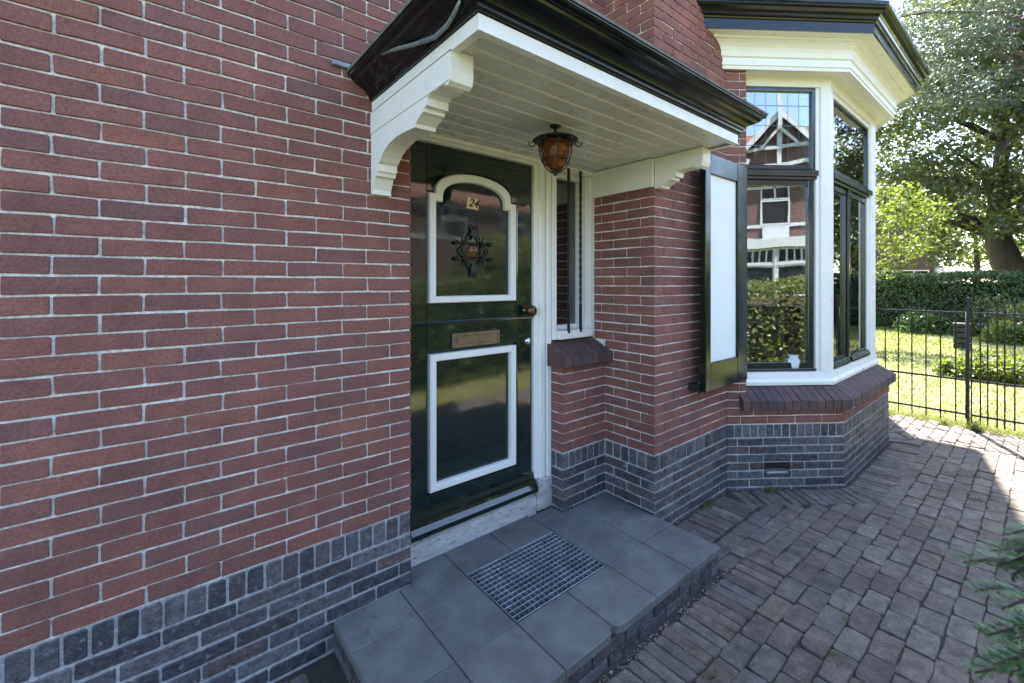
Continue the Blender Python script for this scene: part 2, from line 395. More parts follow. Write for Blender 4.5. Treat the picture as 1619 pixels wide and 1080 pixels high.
# ------------------------------------------------------------------ the ground
ground = MB()
xs = [-400, -60, -8, 6.95, 14, 40, 400]; ys = [-400, -60, -8, -2.6, 8, 60, 400]
V = [(x, y, -.03) for y in ys for x in xs]
ground.add(V, [[j*7+i, j*7+i+1, (j+1)*7+i+1, (j+1)*7+i] for j in range(6) for i in range(6)])
ground = tag(ground.build('ground', 'lawn'), kind='structure')
soil = MB().box(6.72, 7.02, -4, .6, -.05, -.012).build('soil_strip', 'soil'); tag(soil, kind='structure')
pave = tag(MB().box(-6, 6.80, -2.75, .0, -.06, -.008).build('pavement', 'joint'), kind='structure')

# ------------------------------------------------------------------ brick walls of the house
front = MB().box(-4, WL-.004, .0075, .3, -.02, 6.0)
front.box(WL-.004, 2.41, .0075, .3, 2.385, 6.0)
front = tag(front.build('front_wall', 'mortar', HOUSE), 'red brick front wall left of the door with pale pointing')
rest = []
X0 = -2.78; L0 = WL-X0
off = lambda x: x-X0
courses(front, (X0, 0), 0, L0, .48, 52, off(-.2547), off(-.145), rest)
courses(front, (WL, 0), 0, PX-WL, 2.5392, 18, off(-.2547)-L0+.2196*20, off(-.145)-L0+.2196*20, rest, k0=33)
rest_mesh(front, rest, 'brick', 'bricks')
rest = []
mdark = MB().box(-4, WL-.004, .005, .0074, -.02, .478).build('plinth_pointing', 'mortar_dark', front)
soldiers(front, (X0, 0), 0, L0, .427, rest)
courses(front, (X0, 0), 0, L0, .374-6*COURSE, 6, off(-.10), off(.01), rest, 'plinth_brick', 'plinth_brick')
rest_mesh(front, rest, 'plinth', 'plinth_bricks')

pier = MB().box(PX+.0075, BA.x+.04, PY+.0075, .3, -.02, 6.0)
pier = tag(pier.build('pier', 'mortar', HOUSE), 'red brick pier between the doorway and the bay window')
mdp = MB().box(PX+.005, BA.x+.03, PY+.005, .1, -.02, .495).build('plinth_pointing', 'mortar_dark', pier)
Z1 = .498; rest = []
hidL = lambda c, z: not (2.36 < z < 2.52)
courses(pier, (PX, 0), R(-90), -PY, Z1, 11, [.178], [.07, .283], rest)
courses(pier, (PX, .095), R(-90), .095-PY, Z1+11*COURSE, 41, [.06, .273], [.165, .378], rest, k0=11, want=hidL)
hidF = lambda c, z: not (.47 < c and .9 < z < 2.42) and not (c < .15 and 2.25 < z < 2.5) and not (2.44 < z < 2.56 and c < .6)
wpf = BA.x-PX
courses(pier, (PX, PY), 0, wpf, Z1, 52, [.105, .32, .54, .755], [.215, .43, .645, .86], rest, want=hidF)
rest_mesh(pier, rest, 'brick', 'bricks')
rest = []
soldiers(pier, (PX, 0), R(-90), -PY, .445, rest); soldiers(pier, (PX, PY), 0, wpf, .445, rest)
courses(pier, (PX, 0), R(-90), -PY, .392-7*COURSE, 7, [.178], [.07, .283], rest, 'plinth_brick', 'plinth_brick')
courses(pier, (PX, PY), 0, wpf, .392-7*COURSE, 7, [.105, .32, .54, .755], [.215, .43, .645, .86], rest, 'plinth_brick', 'plinth_brick')
rest_mesh(pier, rest, 'plinth', 'plinth_bricks')

# low brick block below the side light
SX = 1.985
slb = MB().box(SX+.0075, PX+.01, .0075, .28, .0, 1.09)
slb = tag(slb.build('side_light_base', 'mortar', HOUSE), 'low brick block below the narrow side window')
MB().box(SX+.005, PX+.01, .005, .2, .0, .495).build('plinth_pointing', 'mortar_dark', slb)
rest = []
courses(slb, (SX, 0), 0, PX-SX, Z1, 9, [.105, .32], [.215], rest)
courses(slb, (SX, .13), R(-90), .13, Z1, 9, [.2], [.2], rest)
soldiers(slb, (SX, 0), 0, PX-SX, .445, rest); soldiers(slb, (SX, .13), R(-90), .13, .445, rest)
courses(slb, (SX, 0), 0, PX-SX, .392-5*COURSE, 5, [.105, .32], [.215], rest, 'plinth_brick', 'plinth_brick')
courses(slb, (SX, .13), R(-90), .13, .392-5*COURSE, 5, [.2], [.2], rest, 'plinth_brick', 'plinth_brick')
for k in range(7):                                    # sloped sill of bricks on edge
    x0 = 1.945+k*.0655
    prof = [(.135, 1.205), (-.062, 1.112), (-.066, 1.055), (.135, 1.04)]
    prof = [(p+_r.uniform(-.002, .002), q+_r.uniform(-.002, .002)) for p, q in prof]
    MB().prism(prof, x0+.0015, x0+.063, lambda p, q, t: (t, p, q)).build('sill_brick', 'sillbrick', slb)
MB().prism([(.13, 1.199), (-.056, 1.108), (-.06, 1.06), (.13, 1.046)], 1.947, PX+.003, lambda p, q, t: (t, p, q)).build('sill_pointing', 'mortar_dark', slb)

# base of the bay
def ring(mb, prof, inner=None):
    mb.strip([bay(o, z) for o, z in prof], smooth=False); return mb
def bay_prism(o, z0, z1):
    mb = MB(); a = bay(o, z0); b = bay(o, z1)
    mb.add(a+b, [[0, 1, 2, 3], [7, 6, 5, 4]]+[[i, (i+1) % 4, 4+(i+1) % 4, 4+i] for i in range(4)]); return mb
bb = bay_prism(-.0075, -.02, .62).build('bay_base', 'mortar', HOUSE)
tag(bb, 'brick base of the bay window with dark plinth and air vent')
bay_prism(-.005, -.021, .495).build('plinth_pointing', 'mortar_dark', bb)
lc = (BB-BA).length; lf = BR_-BB.x; rest = []
vent = lambda c, z, ln: .25 < c < .55 and .15 < z < .20
courses(bb, BA, CANT, lc, Z1, 2, [.11, .325, .545, .76], [.215, .435, .655, .87], rest)
courses(bb, BB, 0, lf, Z1, 2, .11, .22, rest)
courses(bb, (BR_, BB.y), -CANT, lc, Z1, 2, .11, .22, rest)
restd = []
soldiers(bb, BA, CANT, lc, .445, restd); soldiers(bb, BB, 0, lf, .445, restd)
courses(bb, BA, CANT, lc, .392-7*COURSE, 7, [.085, .29, .515, .73], [.18, .40, .62, .84], restd, 'plinth_brick', 'plinth_brick', skip=vent)
courses(bb, BB, 0, lf, .392-7*COURSE, 7, .11, .22, restd, 'plinth_brick', 'plinth_brick')
courses(bb, (BR_, BB.y), -CANT, lc, .392-7*COURSE, 7, .11, .22, restd, 'plinth_brick', 'plinth_brick')
rest_mesh(bb, rest, 'brick', 'bricks'); rest_mesh(bb, restd, 'plinth', 'plinth_bricks')
# bricks of the wall strip beside the bay frame, above the sill
strip_w = .155; rest = []
nib = MB(); c0 = BA+Vector((.0044, .0061)); dv = Vector((math.cos(CANT), math.sin(CANT))); nv = Vector((-dv.y, dv.x))
pts = [c0, c0+dv*strip_w, c0+dv*strip_w+nv*.2, c0+nv*.2]
nib.add([(p.x, p.y, z) for z in (.62, 3.6) for p in pts], [[0, 1, 2, 3], [7, 6, 5, 4]]+[[i, (i+1) % 4, 4+(i+1) % 4, 4+i] for i in range(4)])
nib = nib.build('bay_side_wall', 'mortar', HOUSE)
courses(nib, BA, CANT, strip_w, Z1+2*COURSE, 46, [.105], [.2], rest, want=lambda c, z: not (.95 < z < 2.35))
rest_mesh(nib, rest, 'brick', 'bricks')
# brick sill of the bay
pr = [(.052, .617), (.052, .687), (-.098, .782), (-.098, .64)]
def sill_line(o, z):
    p = bay(o, z); a0 = Vector((BA.x-.586*o+dv.x*.103, BA.y-.81*o+dv.y*.103, z)); p[0] = a0; return p
MB().strip([sill_line(o-.008, z-(.007 if o < 0 else .005)*(1 if z > .65 else -1)) for o, z in pr+pr[:1]]).build('sill_pointing', 'mortar_dark', bb)
def sill_run(org, ang, a0, a1, n, m0, m1):
    d = Vector((math.cos(ang), math.sin(ang))); nrm = Vector((d.y, -d.x)); p = (a1-a0)/n
    for k in range(n):
        t0, t1 = a0+k*p+.003, a0+(k+1)*p-.003; vs = []
        j = [_r.uniform(-.003, .003) for _ in range(4)]
        for t, side in ((t0, 0), (t1, 1)):
            for q, (o, z) in enumerate(pr):
                tt = t
                if m1 and k == n-1 and side: tt = t+m1*o
                if m0 and k == 0 and not side: tt = t+m0*o
                w = Vector(org)+d*tt+nrm*(o+(j[0] if o > 0 else 0)); vs.append((w.x, w.y, z+(j[1] if o > 0 else 0)))
        MB().add(vs, [[0, 1, 2, 3], [7, 6, 5, 4], [0, 4, 5, 1], [1, 5, 6, 2], [2, 6, 7, 3], [3, 7, 4, 0]]).build('sill_brick', 'sillbrick', bb)
TM = .324
sill_run(BA, CANT, .10, lc, 13, 0, TM); sill_run(BB, 0, 0, lf, 23, -TM, TM); sill_run((BR_, BB.y), -CANT, 0, lc-.1, 13, -TM, 0)
# air vent: black box painted as the shade inside the opening, with broken brick
d = dv; nrm = Vector((-nv.x, -nv.y))
vm = MB()
for c_ in (.238, .562): lay(bb, 'plinth_brick', 'plinth_brick', BA, CANT, c_, .1736, .107, .2095, [])
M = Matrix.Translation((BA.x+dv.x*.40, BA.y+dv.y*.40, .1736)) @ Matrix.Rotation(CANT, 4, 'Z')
MB().box(-.105, .105, .0035, .02, -.03, .028, 0, M).build('vent_shade', 'ink_and_vent_shade', bb)
MB().box(-.10, .085, .001, .02, -.031, -.018, .003, M @ Matrix.Rotation(.05, 4, 'Y')).build('vent_brick', 'sillbrick', bb)
MB().box(-.085, .09, -.0015, .02, -.060, -.036, .006, M).build('vent_mortar', 'mortar_dark', bb)

# ------------------------------------------------------------------ body, rooms and roofs of the house; unseen wing shaped for its shadow
room = MB()
room.box(3.40, 6.45, 4.0, 4.1, 0, 3.6); room.box(3.40, 3.45, .3, 4.0, 0, 3.6); room.box(6.45, 6.55, -.38, 4.1, 0, 3.6)
room.box(3.40, 6.45, -.36, 4.0, 3.42, 3.5)
room = tag(room.build('room_walls', 'plaster', HOUSE), kind=None)
MB().box(3.45, 6.45, -.36, 4.0, .3, .6).build('room_floor', 'floorwood', HOUSE)
hall = MB(); hall.box(.6, .947, .3, .4, 0, 3.4); hall.box(.9, 3.4, 2.4, 2.5, 0, 3.4); hall.box(.85, .9, .3, 2.5, 0, 3.4); hall.box(.9, 3.4, .3, 2.5, 3.3, 3.4); hall.box(3.3, 3.398, .31, 2.5, 0, 3.3)
hall.build('hall_walls', 'plaster', HOUSE)
up = MB()
up.box(6.362, 6.62, -.386, .25, -.02, 3.6)
up.box(3.41, 6.62, -.386, 8.0, 3.65, 6.0); up.box(-4, 3.405, .3, 8.0, 3.6, 5.98); up.box(6.5, 9.5, .64, 8.0, -.02, 6.0); up.box(-4, 6.5, 7.8, 8.0, -.02, 3.6)  # box beyond the bay is an unseen wing added to shade the paving
up.box(-4, -3.8, .3, 7.8, -.02, 3.6)
up.build('upper_wall_shadow_wing', 'farbrick', HOUSE)
rf = MB()
def gable(mb, a, b, h0, h1, r, y0, y1, axis):
    m = (a+b)/2; pts = [(a, h0), (m, h1), (b, h0), (b, h0-.14), (m, h1-.14), (a, h0-.14)]
    fn = (lambda p, q, t: (p, t, q)) if axis == 'Y' else (lambda p, q, t: (t, p, q))
    mb.prism(pts, y0, y1, fn)
gable(rf, -.85, 8.4, 6.14, 10.2, 0, -4.3, 6.9, 'X')
gable(rf, 5.4, 9.8, 6.14, 8.34, 0, .34, 8.3, 'Y')  # unseen wing gable, eave and verge set to cast the paving shadow
rf.prism([(5.8, 6.0), (7.6, 7.9), (9.4, 6.0)], .66, .9, lambda p, q, t: (p, t, q))  # gable end closing that added wing
rf.build('roof', 'rooftile', HOUSE)

# ------------------------------------------------------------------ doorway
YD = .14
fr = MB()
fr.box(1.852, 1.992, .118, .30, .33, 2.36, .004); fr.box(1.888, 1.93, .104, .12, .33, 2.345, .004); fr.box(1.945, 1.985, .098, .12, .33, 2.345, .005)
fr.box(.95, .985, .118, .30, .33, 2.36, .004)
fr.box(.95, PX+.005, .112, .30, 2.325, 2.40, .004); fr.box(.95, PX-.002, .085, .112, 2.338, 2.385, .006)
fr.box(1.992, 2.035, .10, .30, 1.205, 2.325, .004); fr.box(2.355, PX+.004, .10, .30, 1.205, 2.325, .004)
fr.box(2.035, 2.355, .075, .30, 1.205, 1.262, .005); fr.box(2.035, 2.058, .165, .26, 1.262, 2.325, .003); fr.box(2.325, 2.355, .165, .26, 1.262, 2.325, .003)
fr.box(2.058, 2.325, .165, .26, 1.262, 1.29, .003); fr.box(2.058, 2.325, .165, .26, 2.295, 2.325, .003)
fr.box(2.34, 2.356, .12, .165, 1.262, 2.325, .003)
frame = tag(fr.build('door_frame', 'white', HOUSE), 'white painted door frame with narrow side window')
MB().box(2.052, 2.335, .205, .211, 1.28, 2.305).build('side_light_pane', 'darkglass', frame)
for x in (2.118, 2.235):
    mb = MB(); rows = []
    for k in range(61):
        z = 1.245+k*(1.095/60); tw = 0 if (z < 1.42 or z > 2.18) else (z-1.42)*30
        r = .0080; rows.append([Vector((x+r*1.25*math.cos(tw+R(45)+q*math.pi/2), .075+r*1.25*math.sin(tw+R(45)+q*math.pi/2), z)) for q in range(4)])
    mb.strip(rows, closed=True); tag(mb.build('twisted_bar', 'iron', frame), None)
st = MB().box(1.866, 1.996, .098, .3, SLAB, .33, .008).build('frame_foot', 'stone', frame)
th = MB().prism([(.115, SLAB-.02), (.115, .212), (.150, .262), (.30, .262), (.30, SLAB-.02)], .9475, 1.8655, lambda p, q, t: (t, p, q)).build('door_sill', 'stone', HOUSE)
tag(th, 'pale worn stone threshold under the green door')

door = MB()
door.box(.986, 1.851, YD+.02, YD+.06, .262, 2.324, .003)                       # leaf
door.box(.987, 1.105, YD, YD+.02, .263, 2.323, .004); door.box(1.727, 1.850, YD, YD+.02, .263, 2.323, .004)   # stiles
door.box(1.105, 1.727, YD, YD+.02, 1.362, 1.462, .004); door.box(1.105, 1.727, YD, YD+.02, 1.208, 1.358, .004); door.box(1.105, 1.727, YD, YD+.02, .30, .448, .004)
arc = lambda x0, x1, zb, zt, n=16: [((x0+x1)/2-(x1-x0)/2*math.cos(math.pi*k/n), zb+(zt-zb)*math.sin(math.pi*k/n)**.85) for k in range(n+1)]
top = [(1.105, 2.323), (1.105, 2.072), (1.148, 2.072)]+arc(1.148, 1.684, 2.09, 2.207)+[(1.684, 2.072), (1.727, 2.072), (1.727, 2.323)]
top_l = [(x, z) for x, z in top]
rows = [[Vector((x, y, z)) for x, z in top_l[1:-1]] for y in (YD+.02, YD)]
door.strip(rows)
cap = [Vector((x, YD, z)) for x, z in top_l[1:-1]]
capu = [Vector((v.x, YD, 2.323)) for v in cap]
door.strip([cap, capu])
door = tag(door.build('front_door', 'green', HOUSE), 'glossy dark green split door with white mouldings and number plate')
def moulding(outer, inner, y0, y1):
    mb = MB(); n = len(outer)
    ctr = [((a[0]+b[0])/2, (a[1]+b[1])/2) for a, b in zip(outer, inner)]
    P = lambda l, y: [Vector((x, y, z)) for x, z in l]
    mb.strip([P(outer, y1), P(outer, y0+.005), P([(o[0]*.75+c[0]*.25, o[1]*.75+c[1]*.25) for o, c in zip(outer, ctr)], y0), P([(i[0]*.75+c[0]*.25, i[1]*.75+c[1]*.25) for i, c in zip(inner, ctr)], y0), P(inner, y0+.008), P(inner, y1)], closed=True)
    return mb.build('panel_moulding', 'white', door)
o1 = [(1.118, 1.470), (1.714, 1.470), (1.714, 2.060), (1.673, 2.060)]+arc(1.673, 1.159, 2.078, 2.193)+[(1.159, 2.060), (1.118, 2.060)]
i1 = [(1.159, 1.507), (1.673, 1.507), (1.673, 2.018), (1.632, 2.018)]+arc(1.632, 1.200, 2.045, 2.150)+[(1.200, 2.018), (1.159, 2.018)]
moulding(o1, i1, YD-.012, YD+.02)
o2 = [(1.120, .460), (1.714, .460), (1.714, 1.196), (1.120, 1.196)]; i2 = [(1.161, .500), (1.673, .500), (1.673, 1.156), (1.161, 1.156)]
moulding(o2, i2, YD-.012, YD+.02)
MB().prism([(YD, 1.352), (YD-.016, 1.357), (YD-.018, 1.366), (YD, 1.372)], .99, 1.848, lambda p, q, t: (t, p, q)).build('split_bead', 'green', door)
MB().prism([(YD, .268), (YD-.062, .272), (YD-.066, .300), (YD-.045, .322), (YD-.040, .338), (YD-.022, .350), (YD-.018, .372), (YD, .385)], .99, 1.846, lambda p, q, t: (t, p, q)).build('weather_board', 'green', door)
lp = MB().box(1.258, 1.588, YD-.010, YD, 1.218, 1.300, .003).build('letter_plate', 'brass', door)
MB().box(1.288, 1.560, YD-.016, YD-.0105, 1.236, 1.284, .002).build('letter_flap', 'brass', door)
MB().lathe([(.026, 0), (.026, .006), (.012, .010), (.012, .035), (.028, .044), (.036, .058), (.034, .072), (.022, .082), (.0, .085)], (1.795, YD, 1.405), 'Y').build('door_knob', 'bronze', door)
MB().lathe([(.024, 0), (.024, .008), (.014, .016), (.0, .017)], (1.812, YD, 1.212), 'Y').build('door_lock', 'chrome', door)
NP = Matrix.Translation((1.409, YD+.0175, 2.035)) @ Matrix.Rotation(R(4), 4, 'Y')
MB().box(-.040, .040, -.004, .002, -.032, .032, .0015, NP).build('number_plate', 'plate', door)
fc = bpy.data.curves.new('house_number', 'FONT'); fc.body = '24'; fc.size = .066; fc.align_x = 'CENTER'; fc.align_y = 'CENTER'; fc.shear = .35; fc.extrude = .0008; fc.offset = .0012
fo = bpy.data.objects.new('house_number', fc); C.objects.link(fo)
me = bpy.data.meshes.new_from_object(fo.evaluated_get(bpy.context.evaluated_depsgraph_get())); bpy.data.objects.remove(fo)
me.materials.clear(); me.materials.append(MT['ink_and_vent_shade']); me.transform(NP @ Matrix.Translation((0, -.0052, 0)) @ Matrix.Rotation(R(90), 4, 'X'))
put(bpy.data.objects.new('house_number', me), door)
# wrought iron star grille on the upper panel
g = MB(); gx, gz, gy = 1.409, 1.760, YD+.005
bars = [((-.115, .045), (.115, .045)), ((-.115, -.045), (.115, -.045)), ((-.06, .085), (-.06, -.085)), ((.06, .085), (.06, -.085)), ((0, .145), (-.06, .03)), ((0, .145), (.06, .03)), ((0, -.145), (-.06, -.03)), ((0, -.145), (.06, -.03)), ((-.10, 0), (-.03, .075)), ((-.10, 0), (-.03, -.075)), ((.10, 0), (.03, .075)), ((.10, 0), (.03, -.075)), ((-.018, .11), (-.018, .155)), ((.02, .11), (.02, .155)), ((-.018, -.11), (-.018, -.155)), ((.02, -.11), (.02, -.155))]
for a, b in bars: g.tube([(gx+a[0], gy, gz+a[1]), (gx+b[0], gy, gz+b[1])], .0042, 6)
for x in (-.118, .118):
    for z in (.045, -.045): g.lathe([(0, -.012), (.012, -.004), (.012, .004), (0, .012)], (gx+x, gy, gz+z), 'Y', 10)
for z in (.10, -.10): g.add([(gx-.026, gy-.004, gz+z), (gx, gy-.004, gz+z+.036), (gx+.026, gy-.004, gz+z), (gx, gy-.004, gz+z-.036)], [[0, 1, 2, 3]])
g.build('star_grille', 'iron', door)
MB().lathe([(.05, 0), (.035, .010), (.0, .018)], (gx, YD+.02, gz), 'Y', 6, False).build('grille_boss', 'bronze', door)
for x, z in ((1.235, 1.262), (1.61, 1.262)): MB().lathe([(.005, 0), (.004, .003), (0, .004)], (x, YD, z), 'Y', 8).build('screw', 'brass', door)

# ------------------------------------------------------------------ porch canopy
CL, CR_, CF = .75, 2.50, -.853
def can(o, z): return [Vector((CL-o, .0, z)), Vector((CL-o, CF-o, z)), Vector((CR_+o, CF-o, z)), Vector((CR_+o, PY, z))]
cz = 2.402
prof = [(-.02, cz), (.004, cz), (.010, cz+.010), (.010, cz+.018), (.022, cz+.024), (.024, cz+.030), (.030, cz+.040), (.044, cz+.049), (.064, cz+.055), (.076, cz+.062), (.080, cz+.070), (.088, cz+.072), (.088, cz+.078), (.100, cz+.082), (.106, cz+.090), (.104, cz+.100), (.094, cz+.104), (-.02, cz+.125)]
can_o = MB().strip([can(o, z) for o, z in prof])
a = can(-.02, cz+.125); b = can(-.02, cz)
can_o.add([a[0], a[1], a[2], Vector((CR_-.02, 0, cz+.125))], [[0, 1, 2, 3]]); can_o.add([b[0], b[1], b[2], Vector((CR_-.02, 0, cz))], [[3, 2, 1, 0]])
canopy = tag(can_o.build('porch_canopy', 'black', HOUSE), 'glossy black moulded cornice and roof of the porch canopy')
lip = MB().strip([can(o, z) for o, z in [(.093, cz+.1035), (.108, cz+.0985), (.112, cz+.106), (.10, cz+.112), (-.02, cz+.128)]]).build('lead_edge', 'lead', canopy)
fa = [(-.03, 2.345), (.0, 2.345), (.0, 2.352), (-.004, 2.354), (-.004, 2.398), (-.02, 2.4015)]
MB().strip([can(o, z) for o, z in fa]).build('fascia', 'white', canopy)
SOF = 2.356
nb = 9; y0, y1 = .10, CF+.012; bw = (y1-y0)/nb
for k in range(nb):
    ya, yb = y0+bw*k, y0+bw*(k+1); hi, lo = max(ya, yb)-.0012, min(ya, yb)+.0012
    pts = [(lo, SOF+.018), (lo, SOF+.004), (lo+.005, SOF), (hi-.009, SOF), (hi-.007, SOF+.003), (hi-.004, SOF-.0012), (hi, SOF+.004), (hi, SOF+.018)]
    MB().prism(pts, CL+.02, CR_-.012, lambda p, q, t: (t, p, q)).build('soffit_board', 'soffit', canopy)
bp = [(.0, 1.982), (-.018, 1.980), (-.018, 2.001), (-.045, 2.05), (-.066, 2.053), (-.072, 2.07), (-.083, 2.071), (-.083, 2.103), (-.098, 2.109), (-.118, 2.126), (-.150, 2.145), (-.20, 2.163), (-.27, 2.172), (-.354, 2.171), (-.435, 2.165), (-.44, 2.178), (-.485, 2.199), (-.504, 2.203), (-.506, 2.216), (-.53, 2.218), (-.532, 2.245), (-.56, 2.253), (-.60, 2.249), (-.632, 2.252), (-.640, 2.264), (-.652, 2.262), (-.655, 2.246), (-.672, 2.240), (-.690, 2.250), (-.697, 2.275), (-.697, SOF-.003), (.0, SOF-.003)]
def bracket(x0, x1, ymax=.0):
    mb = MB(); keep = [(y, z) for y, z in bp if y < ymax-.001 or ymax == 0]
    if ymax < 0: keep = [(ymax, keep[0][1])]+keep+[(ymax, SOF-.003)]
    mb.prism(keep, x0, x1, lambda p, q, t: (t, p, q))
    o = mb.build('bracket', 'white', canopy, True); return o
bk = bracket(CL, CL+.088); bracket(PX-.001, PX+.088, PY-.001)
MB().box(CL-.0035, CL-.0005, -.69, -.001, 2.252, SOF-.01, .001).build('side_board', 'white', canopy)
MB().box(PX-.024, PX-.0015, PY, .10, 2.176, SOF-.004, .003).build('frieze_board', 'white', canopy)
MB().box(PX-.030, PX-.0245, PY, .10, 2.325, SOF-.004, .002).build('frieze_bead', 'white', canopy)
# thin curved grey strip on the dark side of the cornice, and the lead flashing stub on the wall
scr = [(x-.006, y, z-.005) for x, y, z in [(.682, -.31, 2.470), (.695, -.384, 2.463), (.715, -.501, 2.437), (.735, -.626, 2.417), (.730, -.717, 2.415), (.730, -.763, 2.434), (.720, -.808, 2.443)]]
MB().tube(scr, [.004, .007, .008, .008, .007, .007, .005], 8).build('curved_strip', 'lead', canopy)
fl = MB().box(.575, .66, -.018, .004, 2.512, 2.535, .004).build('lead_flashing', 'lead', canopy)

# ------------------------------------------------------------------ bay window
FI = -.095
bw_ = MB()
for pf in ([(FI-.07, .775), (FI+.022, .775), (FI+.026, .80), (FI+.006, .822), (FI-.002, .875), (FI-.07, .885)],      # sill
           [(FI-.07, 3.13), (FI-.0, 3.13), (FI-.0, 3.215), (FI-.07, 3.215)]):
    bw_.strip([bay(o, z) for o, z in pf+[pf[0]]])
def cant_pt(o, along, z):   # along measured on the frame plane from its own wall end point
    a0 = Vector((3.364, -.388))-Vector((-.586, -.81))*(-o)*-1
    a0 = Vector((3.364+.586*(-o), -.388+.81*(-o)))
    q = a0+dv*along; return Vector((q.x, q.y, z))
def cbox(mb, along0, along1, o0, o1, z0, z1, b=.003):
    """box on the canted side: along the wall, offset o0..o1, height"""
    M = Matrix.Translation((BA.x, BA.y, 0)) @ Matrix.Rotation(CANT, 4, 'Z')
    return mb.box(along0, along1, -o1, -o0, z0, z1, b, M)
cbox(bw_, .135, .176, FI-.07, FI, .86, 3.14); 
cbox(bw_, .790, .822, FI-.07, FI-.012, .87, 3.14, .003); cbox(bw_, .8225, .9065, FI-.09, FI, .87, 3.14, .006)
yF = BB.y-FI
xc = BB.x-TM*FI
bw_.box(xc-.006, 4.225, yF-.0, yF+.09, .87, 3.14, .006)
bw_.box(5.40, BR_+TM*FI-.002, yF, yF+.12, .87, 3.14, .006); bw_.box(5.365, 5.40, yF+.022, yF+.09, .87, 3.14, .004)
bw_.box(4.225, 5.40, yF+.02, yF+.09, 3.09, 3.135, .003)
bwin = tag(bw_.build('bay_window', 'white', HOUSE), 'white timber bay window with dark sashes and a deep cornice')
bed = [(FI-.02, 3.212), (-.02, 3.205), (.028, 3.19), (.04, 3.19), (.042, 3.205), (.036, 3.210), (.036, 3.216), (.046, 3.220), (.046, 3.232), (.040, 3.236), (.040, 3.275), (.052, 3.282), (.055, 3.318), (.062, 3.345), (.080, 3.368), (.10, 3.382), (.118, 3.386), (.12, 3.40), (.19, 3.403)]
MB().strip([bay(o, z) for o, z in bed]).build('bed_moulding', 'white', bwin)
cor = [(.185, 3.401), (.197, 3.400), (.198, 3.470), (.206, 3.472), (.210, 3.480), (.206, 3.486), (.220, 3.492), (.224, 3.505), (.236, 3.520), (.256, 3.532), (.268, 3.545), (.268, 3.555), (.282, 3.560), (.284, 3.585), (.26, 3.59)]
co = MB().strip([bay(o, z) for o, z in cor]); co.add(bay(.26, 3.59), [[0, 1, 2, 3]]); co.add(bay(.05, 3.42), [[3, 2, 1, 0]])
tag(co.build('cornice', 'black', bwin), 'glossy dark cornice round the top of the bay')
def csash(a0, a1, z0, z1, w, wb, o=FI-.03, name='sash'):
    mb = MB(); t = .035
    cbox(mb, a0, a0+w, o-t, o, z0, z1); cbox(mb, a1-w, a1, o-t, o, z0, z1)
    cbox(mb, a0+w, a1-w, o-t, o-.001, z1-w, z1-.001); cbox(mb, a0+w, a1-w, o-t, o-.001, z0+.001, z0+wb)
    s_ = mb.build(name, 'blue', bwin)
    p = MB(); cbox(p, a0+w-.004, a1-w+.004, o-.022, o-.018, z0+wb-.004, z1-w+.004, 0); p.build('pane', 'glass', bwin); return s_
csash(.177, .789, .882, 2.40, .045, .062)
csash(.177, .789, 2.478, 3.128, .030, .036, FI-.012)
tr = MB(); cbox(tr, .165, .800, FI-.06, FI+.012, 2.425, 2.470, .004); cbox(tr, .165, .800, FI-.06, FI-.008, 2.401, 2.4245, .003); tr.build('transom', 'blue', bwin)
for k in range(1, 6):
    q = .21+.545*k/6+.0; mb = MB(); cbox(mb, q-.003, q+.003, FI-.0335, FI-.0305, 2.515, 3.095, .001); mb.build('lead_strip', 'lead', bwin)
for z in (2.67, 2.83, 2.99):
    mb = MB(); cbox(mb, .208, .758, FI-.0335, FI-.0300, z-.003, z+.003, .001); mb.build('lead_strip', 'lead', bwin)
def fsash(x0, x1, z0, z1, w, wb, y):
    mb = MB()
    mb.box(x0, x0+w, y, y+.035, z0, z1, .003); mb.box(x1-w, x1, y, y+.035, z0, z1, .003)
    mb.box(x0+w, x1-w, y+.001, y+.035, z1-w, z1-.001, .003); mb.box(x0+w, x1-w, y+.001, y+.035, z0+.001, z0+wb, .003)
    mb.build('sash', 'blue', bwin); MB().box(x0+w-.004, x1-w+.004, y+.018, y+.022, z0+wb-.004, z1-w+.004, 0).build('pane', 'glass', bwin)
fsash(4.226, 4.735, .884, 2.40, .045, .062, yF+.032); fsash(4.745, 5.364, .884, 2.40, .045, .062, yF+.032); fsash(4.226, 5.364, 2.478, 3.088, .028, .034, yF+.014)
MB().box(4.715, 4.765, yF+.016, yF+.031, .884, 2.40, .004).build('mullion', 'blue', bwin)
tf = MB(); tf.box(4.226, 5.40, yF-.012, yF+.06, 2.425, 2.470, .004); tf.box(4.226, 5.364, yF+.008, yF+.06, 2.401, 2.4245, .003); tf.build('transom', 'blue', bwin)
for x0, x1 in ((4.25, 4.70), (4.77, 5.36)):
    MB().prism([(yF+.031, .886), (yF-.004, .886), (yF-.002, .90), (yF+.018, .935), (yF+.031, .937)], x0, x1, lambda p, q, t: (t, p, q)).build('weather_bar', 'blue', bwin)
wb_ = MB(); cbox(wb_, .178, .788, FI-.029, FI+.004, .884, .90, .003); wb_.build('weather_bar', 'blue', bwin)
